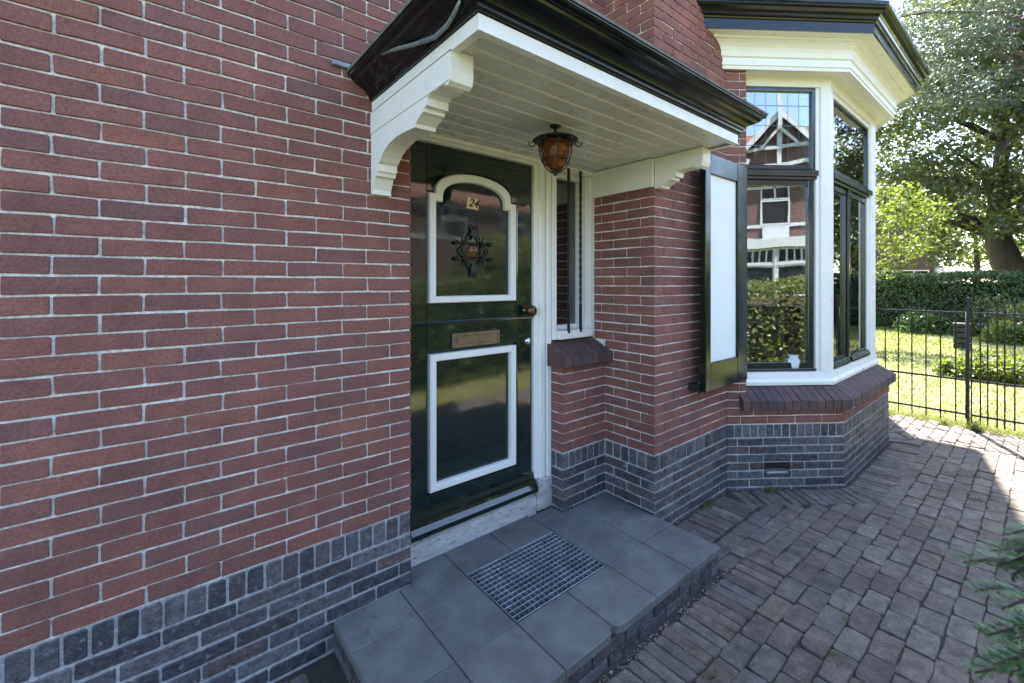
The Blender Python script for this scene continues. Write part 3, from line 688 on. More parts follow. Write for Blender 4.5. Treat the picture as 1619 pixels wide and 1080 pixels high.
# far canted side: frame and pane only
rb = MB(); M2 = Matrix.Translation((BR_, BB.y, 0)) @ Matrix.Rotation(-CANT, 4, 'Z')
for a, b_ in ((.03, .11), (.82, lc+.1)): rb.box(a, b_, -FI, -FI+.08, .87, 3.14, .004, M2)
rb.build('corner_post', 'white', bwin)
q = MB().box(.11, .82, -FI+.04, -FI+.044, .9, 3.13, 0, M2).build('pane', 'glass', bwin)
q = MB(); q.box(.11, .82, -FI+.02, -FI+.06, 2.41, 2.47, .003, M2); q.box(.11, .15, -FI+.02, -FI+.06, .88, 2.41, .003, M2); q.box(.78, .82, -FI+.02, -FI+.06, .88, 2.41, .003, M2); q.build('sash', 'blue', bwin)
def curtain(x0, y0, x1, y1, z0, z1, n=60, amp=.02):
    d = Vector((x1-x0, y1-y0, 0)); nn = Vector((-d.y, d.x, 0)).normalized(); rows = []
    for z in (z0, z0+.8*(z1-z0), z1):
        rows.append([Vector((x0, y0, z))+d*k/n+nn*(amp*math.sin(k*1.15)+amp*.6*math.sin(k*.43+1)) for k in range(n+1)])
    o = MB().strip(rows, smooth=True).build('curtain', 'curtain', None, False); return o
tag(curtain(4.95, -.60, 5.42, -.62, .9, 3.1), 'pale curtain gathered inside the bay near its right post', 'curtain')
tag(curtain(4.28, -.62, 4.44, -.60, .9, 3.1, 26), 'pale curtain gathered inside the bay near its left corner post', 'curtain')
bay_prism(-.19, .80, .84).build('window_board', 'white', bwin)
for nm, (x, y), h, lb in (('vase', (3.98, -.62), .16, 'white vase on the inner sill of the bay window'),):
    tag(MB().lathe([(.035, 0), (.055, h*.3), (.06, h*.7), (.045, h*.92), (.055, h), (.045, h-.004), (.04, h*.6), (0, h*.55)], (x, y, .8401)).build(nm, 'ceramic'), lb, nm.replace('_', ' '))

# shutter folded back against the pier
SY = -.505
sh = MB(); s0, s1, s2, s3 = 2.815, 2.885, 3.285, 3.445; h0, h1, h2, h3 = .852, 1.04, 2.315, 2.452
sh.box(s0, s1, SY, SY+.042, h0, h3, .004); sh.box(s2, s3, SY, SY+.042, h0, h3, .004); sh.box(s1, s2, SY+.001, SY+.041, h2, h3-.001, .004); sh.box(s1, s2, SY+.001, SY+.041, h0+.001, h1, .004)
shut = tag(sh.build('shutter', 'shutgreen', HOUSE), 'open dark green shutter with a pale inset panel')
MB().box(s1-.004, s2+.004, SY+.016, SY+.030, h1-.004, h2+.004).build('shutter_panel', 'panel', shut)
for z in (1.05, 2.2): MB().box(s3-.03, s3+.02, SY+.010, SY+.046, z-.03, z+.03, .003).build('hinge', 'iron', shut)
MB().box(s0-.012, s0+.03, SY+.043, SY+.115, .845, .90, .004).build('shutter_stay', 'iron', shut)
MB().box(s0-.004, s0+.004, SY-.004, SY+.05, .98, 1.04, .002).build('shutter_bolt', 'iron', shut)

# ------------------------------------------------------------------ stone step, grate and lantern
step = MB()
SX0, SX1, SYF = .583, 2.398, -.80
step.box(SX0+.012, SX1-.012, SYF+.014, -.0005, -.03, SLAB-.036)
step.box(.949, SX1-.012, -.001, .114, -.03, SLAB-.036)
step = tag(step.build('door_step', 'joint'), 'low step of grey stone tiles in front of the green door', 'step')
xj = [.583, .883, 1.186, 1.490, 1.789, 2.098, 2.398]; yj = [-.80, -.507, -.215, .113]
GX0, GX1, GY0, GY1 = 1.185, 1.787, -.507, -.112
def tile(x0, x1, y0, y1, chip=None):
    g = .0018; x0 += g; x1 -= g; y0 += g; y1 -= g; z1 = SLAB+_r.uniform(-.0012, .0012); z0 = SLAB-.036
    pts = [(x0, y0), (x1, y0), (x1, y1), (x0, y1)]
    if chip == 'R': pts = [(x0, y0), (x1-.035, y0), (x1-.022, y0+.016), (x1, y0+.024), (x1, y1), (x0, y1)]
    if chip == 'L': pts = [(x0, y0+.03), (x0+.012, y0+.012), (x0+.05, y0), (x1, y0), (x1, y1), (x0, y1)]
    n = len(pts); c = Vector((sum(p[0] for p in pts)/n, sum(p[1] for p in pts)/n)); b = .003
    ins = [(p[0]-math.copysign(b, p[0]-c.x), p[1]-math.copysign(b, p[1]-c.y)) for p in pts]
    tl = [_r.uniform(-.0006, .0006) for _ in pts]
    mb = MB(); mb.strip([[Vector((*p, z0)) for p in pts], [Vector((*p, z1-b)) for p in pts], [Vector((*p, z1)) for p in ins]], closed=True)
    mb.add([(*p, z1) for p in ins], [list(range(n))]); mb.build('step_tile', 'tile', step)
for i in range(6):
    for j in range(3):
        x0, x1, y0, y1 = xj[i], xj[i+1], yj[j], yj[j+1]
        if j == 2:
            if x1 <= .90: y1 = -.002
            elif x0 < .94: x0 = x0
            if x0 > 2.0: y1 = -.002
            elif x0 > 1.7: y1 = -.002
        if j == 2 and i == 1:
            tile(x0, x1, y0, -.002); tile(.949, x1, -.0015, .113); continue
        if j == 2 and i in (2, 3):
            tile(x0, x1, GY1+.002, .113); continue
        if j == 2 and i == 4:
            tile(x0, x1, y0, -.002); tile(x0, 1.98, -.0015, .095); continue
        if j == 1 and i in (2, 3): continue
        tile(x0, x1, y0, y1, 'R' if (i, j) == (2, 0) else 'L' if (i, j) == (3, 0) else 'R' if (i, j) == (3, 0) else None)
rest = []
for k in range(2):   # brick courses under the tiles, front and left side
    for (org, ang, ln) in (((SX0+.006, SYF+.008), 0, SX1-SX0-.012), ((SX0+.006, -.002), R(-90), .79), ((SX1-.006, SYF+.008), R(90), .40)):
        a = 0.0 if k else -.1
        while a < ln:
            a0, a1 = max(0, a), min(ln, a+.205)
            if a1-a0 > .03:
                d2 = Vector((math.cos(ang), math.sin(ang))); c = (a0+a1)/2
                o = bpy.data.objects.new('step_brick', _r.choice(VAR['plinth_brick'])); o.location = (org[0]+d2.x*c, org[1]+d2.y*c, .064-.058*k)
                o.rotation_euler = (0, 0, ang); o.scale = ((a1-a0)/.2095, .25, 1.0); put(o, step)
            a += .215

gr = empty('foot_grate', ((GX0+GX1)/2, (GY0+GY1)/2, SLAB-.03), 'galvanised steel grid foot grate let into the stone step', 'grate')
f = MB(); zt = SLAB+.002
f.box(GX0+.003, GX0+.008, GY0+.003, GY1-.003, SLAB-.028, zt, .0008); f.box(GX1-.008, GX1-.003, GY0+.003, GY1-.003, SLAB-.028, zt, .0008)
f.box(GX0+.008, GX1-.008, GY0+.003, GY0+.008, SLAB-.028, zt-.0005, .0008); f.box(GX0+.008, GX1-.008, GY1-.008, GY1-.003, SLAB-.028, zt-.0005, .0008)
f.build('grate_frame', 'zinc', gr)
nx, ny = 20, 13
for i in range(1, nx):
    x = GX0+.006+(GX1-GX0-.012)*i/nx; MB().box(x-.0016, x+.0016, GY0+.008, GY1-.008, SLAB-.026, zt-.004, .0005).build('cross_bar', 'zinc', gr)
for j in range(1, ny):
    y = GY0+.006+(GY1-GY0-.012)*j/ny; MB().box(GX0+.008, GX1-.008, y-.0022, y+.0022, SLAB-.028, zt-.001, .0005).build('bearing_bar', 'zinc', gr)
MB().box(GX0, GX1, GY0, GY1, SLAB-.0355, SLAB-.0345).build('grate_tray', 'joint', gr)

LX, LY = 1.525, -.40
lan = empty('porch_lantern', (LX, LY, 2.12), 'black wrought iron lantern with amber glass hanging under the canopy', 'lantern')
MB().lathe([(.028, SOF-.0016), (.028, SOF-.008), (.010, SOF-.014), (.006, SOF-.016)], (LX, LY, 0)).build('ceiling_rose', 'iron', lan)
MB().tube([(LX, LY, SOF-.012), (LX, LY, 2.30)], .006, 8).build('stem', 'iron', lan)
MB().lathe([(.012, 2.318), (.03, 2.312), (.055, 2.306), (.105, 2.288), (.112, 2.284), (.110, 2.280), (.07, 2.286), (.02, 2.296)], (LX, LY, 0), n=32).build('hat', 'iron', lan)
MB().lathe([(.052, 2.288), (.066, 2.272), (.068, 2.235), (.060, 2.195), (.046, 2.16), (.026, 2.138), (.006, 2.131)], (LX, LY, 0), n=28).build('amber_glass', 'amber', lan)
for k in range(8):
    a = k*math.pi/4+.2; pr_ = [(.080, 2.285), (.083, 2.262), (.080, 2.225), (.070, 2.185), (.052, 2.150), (.030, 2.130), (.004, 2.122)]
    MB().tube([(LX+r*math.cos(a), LY+r*math.sin(a), z) for r, z in pr_], .0036, 6).build('cage_bar', 'iron', lan)
for z, r in ((2.262, .082), (2.185, .070)):
    MB().tube([(LX+r*math.cos(t*math.pi/12), LY+r*math.sin(t*math.pi/12), z) for t in range(25)], .0032, 6).build('cage_ring', 'iron', lan)
MB().lathe([(.0, 2.105), (.010, 2.112), (.012, 2.122), (.0, 2.13)], (LX, LY, 0), n=12).build('finial', 'iron', lan)
for k in range(6):
    a = k*math.pi/3-.68; dx, dy = math.cos(a), math.sin(a); pts = []
    for t in range(18):
        th_ = -.5+t*.42; rr = .020*(1-t/22); pts.append((LX+dx*(.112+rr*math.cos(th_)), LY+dy*(.112+rr*math.cos(th_)), 2.268+rr*math.sin(th_)*-1))
    MB().tube(pts, .0028, 5).build('scroll', 'iron', lan)

# ------------------------------------------------------------------ pavement of clinkers
PV = [brick_mesh('paver', .189, .0945, .05, 'paver', _r, .009, .0055, .0030) for _ in range(12)]
BV = [brick_mesh('paver', .198, .0605, .05, 'paver', _r, .008, .0035, .0032) for _ in range(8)]
pc = []
def paver(mesh, x, y, ang, sx=1.0, sy=1.0): pc.append((mesh, x, y, ang, sx, sy))
def inside_house(x, y, m=.0):
    if y > PY-m and x > PX-m: return True
    if y > -.005-m: return True
    if SX0-min(m, .055) < x < SX1+min(m, .06) and y > SYF-.05: return True
    if m > .2 and SX0-.05 < x < 2.70 and -1.088 < y < -.786: return True
    if x > 3.30 and x < 6.4:                           # bay
        if y > -.937-m and 4.122-.324*m <= x <= BR_+.324*m: return True
        if x < 4.122 and (Vector((x, y))-BA).dot(Vector((-.586, -.81))) < m and y > -.937-m: return True
        if x > BR_ and (Vector((x, y))-Vector((BR_, -.937))).dot(Vector((.586, -.81))) < m and y > -.937-m: return True
    return False
row = 0; y = -1.095
ymin = -2.7
bend = lambda x, y: y+min(1, max(0, (x-2.4)/1.0))*(.012*math.sin(x*1.1+.5)-.006*(x-3))
yy = []
y = -.407
while y > ymin: yy.append(y); y -= .0985
for k, y in enumerate(yy):
    x = -2.6+(.095 if k % 2 else 0)+_r.uniform(-.02, .02)
    while x < 6.72:
        l = .188*_r.uniform(.93, 1.06)
        cxp = x+l/2; yb = bend(cxp, y)
        # keep clear of walls, step and their soldier borders
        if not inside_house(cxp, yb, .262):
            paver(_r.choice(PV), cxp, yb, _r.uniform(-.025, .025), l/.188, _r.uniform(.96, 1.03))
        else:
            for q in (-1, 1):
                hx = cxp+q*l*.255; hy = bend(hx, y)
                if not inside_house(hx, hy, .262): paver(_r.choice(PV), hx, hy, _r.uniform(-.025, .025), l*.485/.188, 1.0)
                elif not inside_house(hx, hy-.026, .262): paver(_r.choice(PV), hx, hy-.026, 0, l*.485/.188, .46)
        x += l+.0085
def border(org, ang, ln, off=.12, start=.03, wid=.0655, sx=1.0):
    d = Vector((math.cos(ang), math.sin(ang))); nr = Vector((d.y, -d.x)); a = start
    while a < ln:
        p = Vector(org)+d*a+nr*(off+_r.uniform(-.006, .006))
        if not inside_house(p.x, p.y, .03): paver(_r.choice(BV), p.x, p.y, ang+R(90)+_r.uniform(-.03, .03), sx, _r.uniform(.97, 1.05))
        a += wid
border((SX0, SYF), 0, SX1-SX0+.31, .140, sx=1.06)
border((SX1+.02, PY), 0, BA.x-SX1-.10, .132, sx=1.16)
border(BA, CANT, lc-.02, .132, .06, sx=1.14); border(BB, 0, lf+.05, .132, .0, sx=1.14); border((BR_, BB.y), -CANT, lc, .132, .08, sx=1.14)
for k in range(6):
    a = -math.pi/2+(CANT)*(1-(k+.5)/6)                 # wedge at the corner of the bay
    paver(_r.choice(BV), BB.x+math.cos(a)*.140, BB.y+math.sin(a)*.140, a, 1.05, .72)
border((SX0, -.0), R(-90), .80, -.125, .05)
for a in np.arange(-1.2, .5, .0655): paver(_r.choice(BV), a, -.13, R(90)+_r.uniform(-.03, .03))
for a in np.arange(-.2, .0, .2): paver(_r.choice(PV), SX0-.16, -.35+a, 0)
for x_, sx_ in ((2.505, 1.0), (2.665, .55)): paver(_r.choice(PV), x_, -.792, 0, sx_, .80)
cand = []
for it in pc:
    f = in_view((it[1], it[2], 0), 30, 30); cand.append((f if f else 1e3, it))
cand.sort(key=lambda q: q[0])
nseen = 0; restp = MB()
for f, (me, x, y, ang, sx, sy) in cand:
    z = _r.uniform(-.004, .0035)
    if f < 900 and nseen < 300:
        o = bpy.data.objects.new('paver', me); o.location = (x, y, z+.0)
        q = Matrix.Rotation(ang, 4, 'Z') @ Matrix.Rotation(R(-90)+_r.uniform(-.02, .02), 4, 'X') @ Matrix.Rotation(_r.uniform(-.02, .02), 4, 'Z')
        o.rotation_euler = q.to_euler(); o.scale = (sx, 1, sy); put(o, pave); nseen += 1
    else:
        w = .188 if me in PV else .196; h = .0935 if me in PV else .058
        restp.box(-w*sx/2, w*sx/2, -h*sy/2, h*sy/2, -.045, z, .006, Matrix.Translation((x, y, 0)) @ Matrix.Rotation(ang, 4, 'Z'))
MT['paver_far'] = mat('clinker_paver_far', [(.135, .112, .102), (.175, .148, .132), (.125, .108, .10), (.18, .138, .115), (.155, .142, .132)], .82, 'island', (11, .3), (140, .35), (170, .6, .003))
tag(restp.build('pavers', 'paver_far', pave), kind='stuff')

# ------------------------------------------------------------------ leaves, trees, hedges
def rand_unit(n):
    v = RNG.normal(size=(n, 3)); return v/np.linalg.norm(v, axis=1, keepdims=True)
def leaf_quads(cen, size, up=.3, ratio=.55, fold=.0, outward=None):
    """diamond leaves at cen (n,3), size (n,)"""
    n = len(cen); nrm = rand_unit(n); nrm[:, 2] += up
    if outward is not None: nrm += outward
    nrm /= np.linalg.norm(nrm, axis=1, keepdims=True)+1e-9
    a = np.cross(nrm, rand_unit(n)); a /= np.linalg.norm(a, axis=1, keepdims=True)+1e-9
    b = np.cross(nrm, a); s = np.asarray(size).reshape(-1, 1)
    q = np.stack([cen-a*s*.5, cen+b*s*ratio*.5-nrm*s*fold, cen+a*s*.5, cen-b*s*ratio*.5-nrm*s*fold], 1)
    return q.reshape(-1, 3)
def crown_points(clumps, per, flat=1.0):
    out = []
    for (c, r) in clumps:
        n = max(4, int(per*r*r)); d = rand_unit(n); rad = r*RNG.uniform(.25, 1.0, size=(n, 1))**.6
        p = np.asarray(c)+d*rad*np.array([1, 1, flat]); out.append(p)
    return np.concatenate(out)
def limb(mb, p0, d, ln, r, depth, rnd, tips, droop=0.0, split=(2, 3)):
    p = Vector(p0); d = Vector(d).normalized(); pts = [p.copy()]; n = 5
    for k in range(n):
        d = (d+Vector((rnd.uniform(-.16, .16), rnd.uniform(-.16, .16), rnd.uniform(-.10, .16)-droop))).normalized(); p = p+d*ln/n; pts.append(p.copy())
    mb.tube(pts, [r*(1-.45*k/n) for k in range(n+1)], 8 if r > .1 else 5, True)
    if depth == 0:
        tips += [pts[-1], pts[3]]; return
    tips.append(pts[-1])
    for k in range(rnd.randint(*split)):
        q = pts[rnd.choice([3, 4, 5, 5])]; ax = Vector((rnd.uniform(-1, 1), rnd.uniform(-1, 1), rnd.uniform(-.25, .7)))
        limb(mb, q, d*.75+ax*.85, ln*rnd.uniform(.6, .82), r*.5, depth-1, rnd, tips, droop, split)
def tree(name, loc, label, trunk, limbs, leaf, seed, per, lsize, clump=(.6, 1.1), depth=2, droop=0.0, flat=.8, ratio=.6, keep=None, group=None):
    rnd = random.Random(seed); t = empty(name, loc, label, 'tree', group); mb = MB(); tips = []; L0 = Vector(loc)
    pts = [L0+Vector(p) for p, r in trunk]; mb.tube(pts, [r for p, r in trunk], 12)
    for (k, d, ln, r) in limbs: limb(mb, pts[k], d, ln, r, depth, rnd, tips, droop)
    mb.build('trunk', 'bark', t, False)
    cl = [(tuple(q+Vector((rnd.uniform(-.3, .3), rnd.uniform(-.3, .3), rnd.uniform(-.2, .3)))), rnd.uniform(*clump)) for q in tips]
    if keep: cl = [c for c in cl if keep(Vector(c[0]), c[1])]
    P = crown_points(cl, per, flat)
    fast_mesh('crown', leaf_quads(P, RNG.uniform(lsize[0], lsize[1], len(P)), .5, ratio), 4, leaf, t)
    return t
def hedge(name, label, x0, x1, y0, y1, h, leaf, dens, ls, lump=.12, group=None, cat='hedge', outw=.9):
    t = empty(name, ((x0+x1)/2, (y0+y1)/2, 0), label, cat, group)
    A_ = 2*(x1-x0)*h+2*(y1-y0)*h+(x1-x0)*(y1-y0); n = int(A_*dens)
    w = np.array([(x1-x0)*h, (x1-x0)*h, (y1-y0)*h, (y1-y0)*h, (x1-x0)*(y1-y0)]); f = RNG.choice(5, n, p=w/w.sum())
    u, v = RNG.random(n), RNG.random(n); P = np.zeros((n, 3)); N_ = np.zeros((n, 3))
    P[:, 0] = np.where(f == 2, x0, np.where(f == 3, x1, x0+(x1-x0)*u)); P[:, 1] = np.where(f == 0, y0, np.where(f == 1, y1, y0+(y1-y0)*np.where(f < 4, u, v)))
    P[:, 2] = np.where(f == 4, h, h*v)
    N_[f == 0, 1] = -1; N_[f == 1, 1] = 1; N_[f == 2, 0] = -1; N_[f == 3, 0] = 1; N_[f == 4, 2] = 1
    bumpy = lump*(np.sin(P[:, 0]*2.3+P[:, 2]*1.9)+np.sin(P[:, 1]*2.7-P[:, 2]*2.3+1)+np.sin(P[:, 0]*.9+P[:, 1]*1.1+2))/2
    P += N_*(bumpy-RNG.random(n)**2*.22+.04).reshape(-1, 1)+RNG.normal(scale=.02, size=(n, 3))
    P[:, 2] = np.maximum(P[:, 2], .02)
    fast_mesh('foliage', leaf_quads(P, RNG.uniform(ls[0], ls[1], n), .25+(.9-outw), .55, .08, N_*outw), 4, leaf, t)
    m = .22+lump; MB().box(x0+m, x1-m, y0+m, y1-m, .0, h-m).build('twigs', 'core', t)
    return t
fw = lambda u, t: Vector((t*(math.sin(YAW)+u*math.cos(YAW)), -1.94+t*(math.cos(YAW)-u*math.sin(YAW)), 0))
px = lambda x, t: fw((x-809.5)/690, t)
# garden hedge beyond the lawn
hedge('garden_hedge', 'tall clipped dark green hedge at the far side of the lawn', 19.8, 21.3, -20, 8, 1.84, 'leaf_hedge', 700, (.07, .13), .06)
# big spreading tree behind it
def fill_clumps(c, rad, n, rc, rnd, shell=.35, zmin=-9):
    out = []
    while len(out) < n:
        v = Vector((rnd.uniform(-1, 1), rnd.uniform(-1, 1), rnd.uniform(-1, 1)))
        if not shell < v.length < 1.0: continue
        p = Vector((c[0]+v.x*rad[0], c[1]+v.y*rad[1], c[2]+v.z*rad[2]))
        if p.z > zmin: out.append((tuple(p), rnd.uniform(*rc)))
    return out
def full_tree(name, loc, label, trunk, ctr, rad, ncl, rc, leaf, per, ls, seed, flat=.8, ratio=.6, zmin=2.4, nlimb=26, group=None, up=.5, lr=1.0):
    rnd = random.Random(seed); t = empty(name, loc, label, 'tree', group); L0 = Vector(loc); mb = MB()
    pts = [L0+Vector(p) for p, r in trunk]; mb.tube(pts, [r for p, r in trunk], 12)
    cl = fill_clumps(L0+Vector(ctr), rad, ncl, rc, rnd, .3, zmin)
    for k in range(nlimb):
        tgt = Vector(cl[k][0]); b = min(pts[1:], key=lambda q: abs(q.z-(tgt.z-1.2))); m1 = b.lerp(tgt, .35)+Vector((0, 0, .5)); m2 = b.lerp(tgt, .7)+Vector((rnd.uniform(-.3, .3), rnd.uniform(-.3, .3), .45))
        mb.tube([b, m1, m2, tgt], [q*lr for q in ([.20, .13, .06, .02] if k < 8 else [.12, .08, .05, .02])], 7)
    mb.build('trunk', 'bark', t, False)
    P = crown_points(cl, per, flat)
    fast_mesh('crown', leaf_quads(P, RNG.uniform(ls[0], ls[1], len(P)), up, ratio), 4, leaf, t); return t
b0 = px(1608, 18.5)
big = [((.9, -.6, -.1), .80), ((.5, -.3, .9), .62), ((.15, .0, 1.7), .54), ((-.25, .3, 2.5), .50), ((-.5, .5, 3.4), .42), ((-.5, .5, 5.2), .32), ((-.3, .4, 7.6), .2), ((-.2, .3, 10), .1)]
tb = full_tree('spreading_tree', b0, 'large dark leaved tree with a thick leaning trunk behind the hedge', big, (-.2, .2, 8.3), (6.6, 6.6, 6.2), 300, (.7, 1.25), 'leaf_dark', 240, (.14, .25), 11, .75, .6, 2.6, 40)
mb = MB(); q0 = b0+Vector((.3, -.1, 1.2)); mb.tube([q0, q0+Vector((.35, -.55, .9)), q0+Vector((.45, -.9, 2.0)), q0+Vector((.3, -1.3, 3.6)), q0+Vector((.2, -1.8, 5.4))], [.42, .34, .28, .2, .1], 10); mb.build('side_trunk', 'bark', tb, False)
# blue green cedar higher up and nearer
c0_ = px(1700, 13.0)
ct = [((0, 0, 0), .32), ((0, 0, 3), .27), ((.05, 0, 6), .22), ((.05, .1, 9), .15), ((0, 0, 12.5), .06)]
full_tree('cedar_tree', c0_, 'blue green cedar with layered boughs at the upper right', ct, (-.3, .3, 10.0), (4.2, 4.2, 3.9), 190, (.55, .95), 'leaf_blue', 520, (.07, .16), 4, .33, .25, 6.3, 20, up=.9)
# bright small tree by the corner of the bay
s0_ = px(1350, 11.0)
stt = [((0, 0, 0), .07), ((.05, .05, 1.2), .055), ((.0, .1, 2.2), .045), ((.1, .0, 3.0), .03)]
sl_ = [(k, (math.cos(a), math.sin(a), .35), .85, .03) for k, a in [(2, 0), (2, 1.5), (2, 3.0), (2, 4.4), (3, .7), (3, 2.4), (3, 3.9), (3, 5.4)]]
full_tree('lime_tree', s0_, 'small bright yellow green tree close beside the bay window post', stt, (.75, -.5, 3.0), (1.1, 1.1, 1.15), 52, (.25, .42), 'leaf_lime', 520, (.07, .13), 9, .8, .62, 1.5, 10, lr=.16)
# more trees: out of frame to the right (seen in the panes) and beyond
t2 = px(1900, 17)
for k, (xx, tt, lb) in enumerate([(1960, 17, 'dark tree standing at the right edge of the garden'), (2500, 13, 'dark tree further right beside the garden, mirrored in the bay panes'), (2050, 27, 'dark tree at the far right corner of the garden')]):
    full_tree('garden_tree', px(xx, tt), lb, [((0, 0, 0), .4), ((.1, 0, 2), .33), ((0, .2, 4), .28), ((0, .1, 6.5), .2)], (0, 0, 6), (3.6, 3.6, 4.6), 90, (.8, 1.25), 'leaf_dark', 110, (.18, .30), 21+k, .8, .6, 1.4, 14)
for k, (xx, tt, hh, sd_) in enumerate([(1440, 34, 9, 31), (1545, 36, 8, 32), (1330, 40, 11, 33), (1640, 40, 10, 34)]):
    p = px(xx, tt)
    tree('background_tree', p, ['leafy tree far behind the hedge beside the brick house gable', 'thin pale tree far behind the hedge between shed and trunk', 'tall tree far back hidden mostly by the bay', 'tall tree far back at the right edge'][k],
         [((0, 0, 0), .25), ((.1, 0, hh*.35), .2), ((0, .1, hh*.6), .14), ((0, 0, hh*.85), .08)], [(q, (math.cos(a), math.sin(a), .45), hh*.22, .08) for q, a in [(1, 0), (1, 2.1), (1, 4.2), (2, 1), (2, 3.1), (2, 5.2), (3, .5), (3, 2.6), (3, 4.7)]], 'leaf_lime' if k == 1 else 'leaf_dark', sd_, 60, (.25, .4), (.9, 1.5), 1, 0, .85, group='trees far behind the garden hedge')

# ------------------------------------------------------------------ iron fence
fe = empty('iron_fence', (6.87, -1.375, 0), 'thin black iron railing fence between the paving and the lawn', 'fence')
FX = 6.87
for z in (.140, .515, 1.250):
    for y0, y1 in ((.60, -1.357), (-1.393, -3.6)):
        MB().box(FX-.004, FX+.004, y1, y0, z-.011, z+.011, .001).build('rail', 'fence', fe)
ybars = [-.922+.1205*k for k in range(-3, 13)]
for k in range(-3, 14):
    y = -1.28+.1205*k
    if y > .58: continue
    MB().tube([(FX, y, .05), (FX, y, 1.385), (FX, y, 1.41)], [.0065, .0065, .002], 7).build('bar', 'fence', fe)
for k in range(19):
    y = -1.467-.1215*k
    if y < -3.55: break
    MB().tube([(FX, y, .05), (FX, y, 1.385), (FX, y, 1.41)], [.0065, .0065, .002], 7).build('bar', 'fence', fe)
for y in (-1.375, -3.58, .58):
    MB().box(FX-.012, FX+.012, y-.012, y+.012, -.05, 1.42, .002).build('post', 'fence', fe)
MB().tube([(FX-.018, -1.362, .10), (FX-.018, -1.362, 1.26)], .007, 7).build('hinge_rod', 'fence', fe)

# ------------------------------------------------------------------ lawn, beds and garden things
n = 60000
gx_ = 6.92+13*RNG.random(n)**1.7; gy_ = -6+9*RNG.random(n)
p = np.stack([gx_, gy_, np.full(n, -.03)], 1); hgt = RNG.uniform(.025, .055, n)*(1+.35*(gx_-7)/6)
dr = rand_unit(n); dr[:, 2] = 0; wd = RNG.uniform(.004, .008, n)*(1+.9*(gx_-7)/4); lean = rand_unit(n)*.6; lean[:, 2] = 1
q = np.stack([p-dr*wd[:, None], p+dr*wd[:, None], p+lean*hgt[:, None]], 1)
tag(fast_mesh('grass', q.reshape(-1, 3), 3, 'grass'), kind='stuff', label='short sunlit lawn grass behind the fence', cat='grass')
# ragged grass edge along the soil strip and tufts between the pavers
n = 9000
yy_ = RNG.uniform(-3.6, .4, n); xx_ = 6.93+RNG.normal(scale=.06, size=n)
p = np.stack([xx_, yy_, np.full(n, -.02)], 1); dr = rand_unit(n); dr[:, 2] = 0; lean = rand_unit(n)*.7; lean[:, 2] = 1
q = np.stack([p-dr*.004, p+dr*.004, p+lean*RNG.uniform(.03, .09, (n, 1))], 1)
tag(fast_mesh('edge_grass', q.reshape(-1, 3), 3, 'grass'), kind='stuff', label='ragged grass along the soil edge below the fence', cat='grass')
wp = []
for (x, y, nn, h) in [(3.02, -.40, 60, .06), (3.60, -.60, 70, .06), (4.6, -1.6, 30, .03), (2.2, -1.36, 30, .035), (2.55, -1.33, 25, .03), (6.79, -1.45, 220, .12), (5.2, -1.55, 30, .03), (1.74, -1.09, 40, .03), (2.5, -.68, 30, .025), (6.8, -1.2, 60, .06)]:
    c = np.array([x, y, -.005])+RNG.normal(scale=(.03, .02, .0), size=(nn, 3)); l = rand_unit(nn); l[:, 2] = np.abs(l[:, 2])+.4; w = rand_unit(nn)*.004
    wp.append(np.stack([c-w, c+w, c+l*h*RNG.uniform(.4, 1, (nn, 1))], 1))
jn = 5200                                               # moss and grass seedlings in the long joints
jr = RNG.choice(len(yy), jn); jx = RNG.uniform(1.5, 6.6, jn); jy = np.array(yy)[jr]+.049; jy = jy+.012*np.sin(jx*1.1+.5)-.006*(jx-3)
ok = (np.sin(jx*3.1+jr*1.7)+np.sin(jx*7.3+jr*.6) > .75) & (jy < -1.12); c = np.stack([jx, jy+RNG.normal(scale=.003, size=jn), np.full(jn, -.008)], 1)[ok]
l = rand_unit(len(c)); l[:, 2] = np.abs(l[:, 2])+.3; w = rand_unit(len(c))*.003
wp.append(np.stack([c-w, c+w, c+l*RNG.uniform(.006, .016, (len(c), 1))], 1))
tag(fast_mesh('weeds', np.concatenate(wp).reshape(-1, 3), 3, 'leaf_border'), kind='stuff', label='small green weeds and moss in the paving joints', cat='weeds')
# crumbs and fallen leaves along the step and the walls
n = 900; a = RNG.random(n)
P = np.zeros((n, 3)); P[:, 0] = RNG.uniform(.6, 2.5, n); P[:, 1] = -.815-np.abs(RNG.normal(scale=.018, size=n)); P[:, 2] = .003
P[600:, 0] = RNG.uniform(2.4, 3.4, 300); P[600:, 1] = -.395-np.abs(RNG.normal(scale=.02, size=300))
P[800:, 0] = RNG.uniform(1.5, 6.5, 100); P[800:, 1] = RNG.uniform(-1.9, -1.0, 100); P[800:, 2] = .006
P[860:, 0] = RNG.uniform(.62, .86, 40); P[860:, 1] = RNG.uniform(-.20, -.02, 40); P[860:, 2] = SLAB+.003
MT['litter'] = mat('leaf_litter', [(.10, .055, .035), (.20, .16, .12), (.30, .27, .24), (.07, .04, .03), (.12, .09, .07)], .9, 'island', (5, .1), (50, .1), None)
tag(fast_mesh('leaf_litter', leaf_quads(P, RNG.uniform(.005, .013, n), 1.5, .7), 4, 'litter'), kind='stuff', label='dry crumbs and leaf bits along the step', cat='litter')
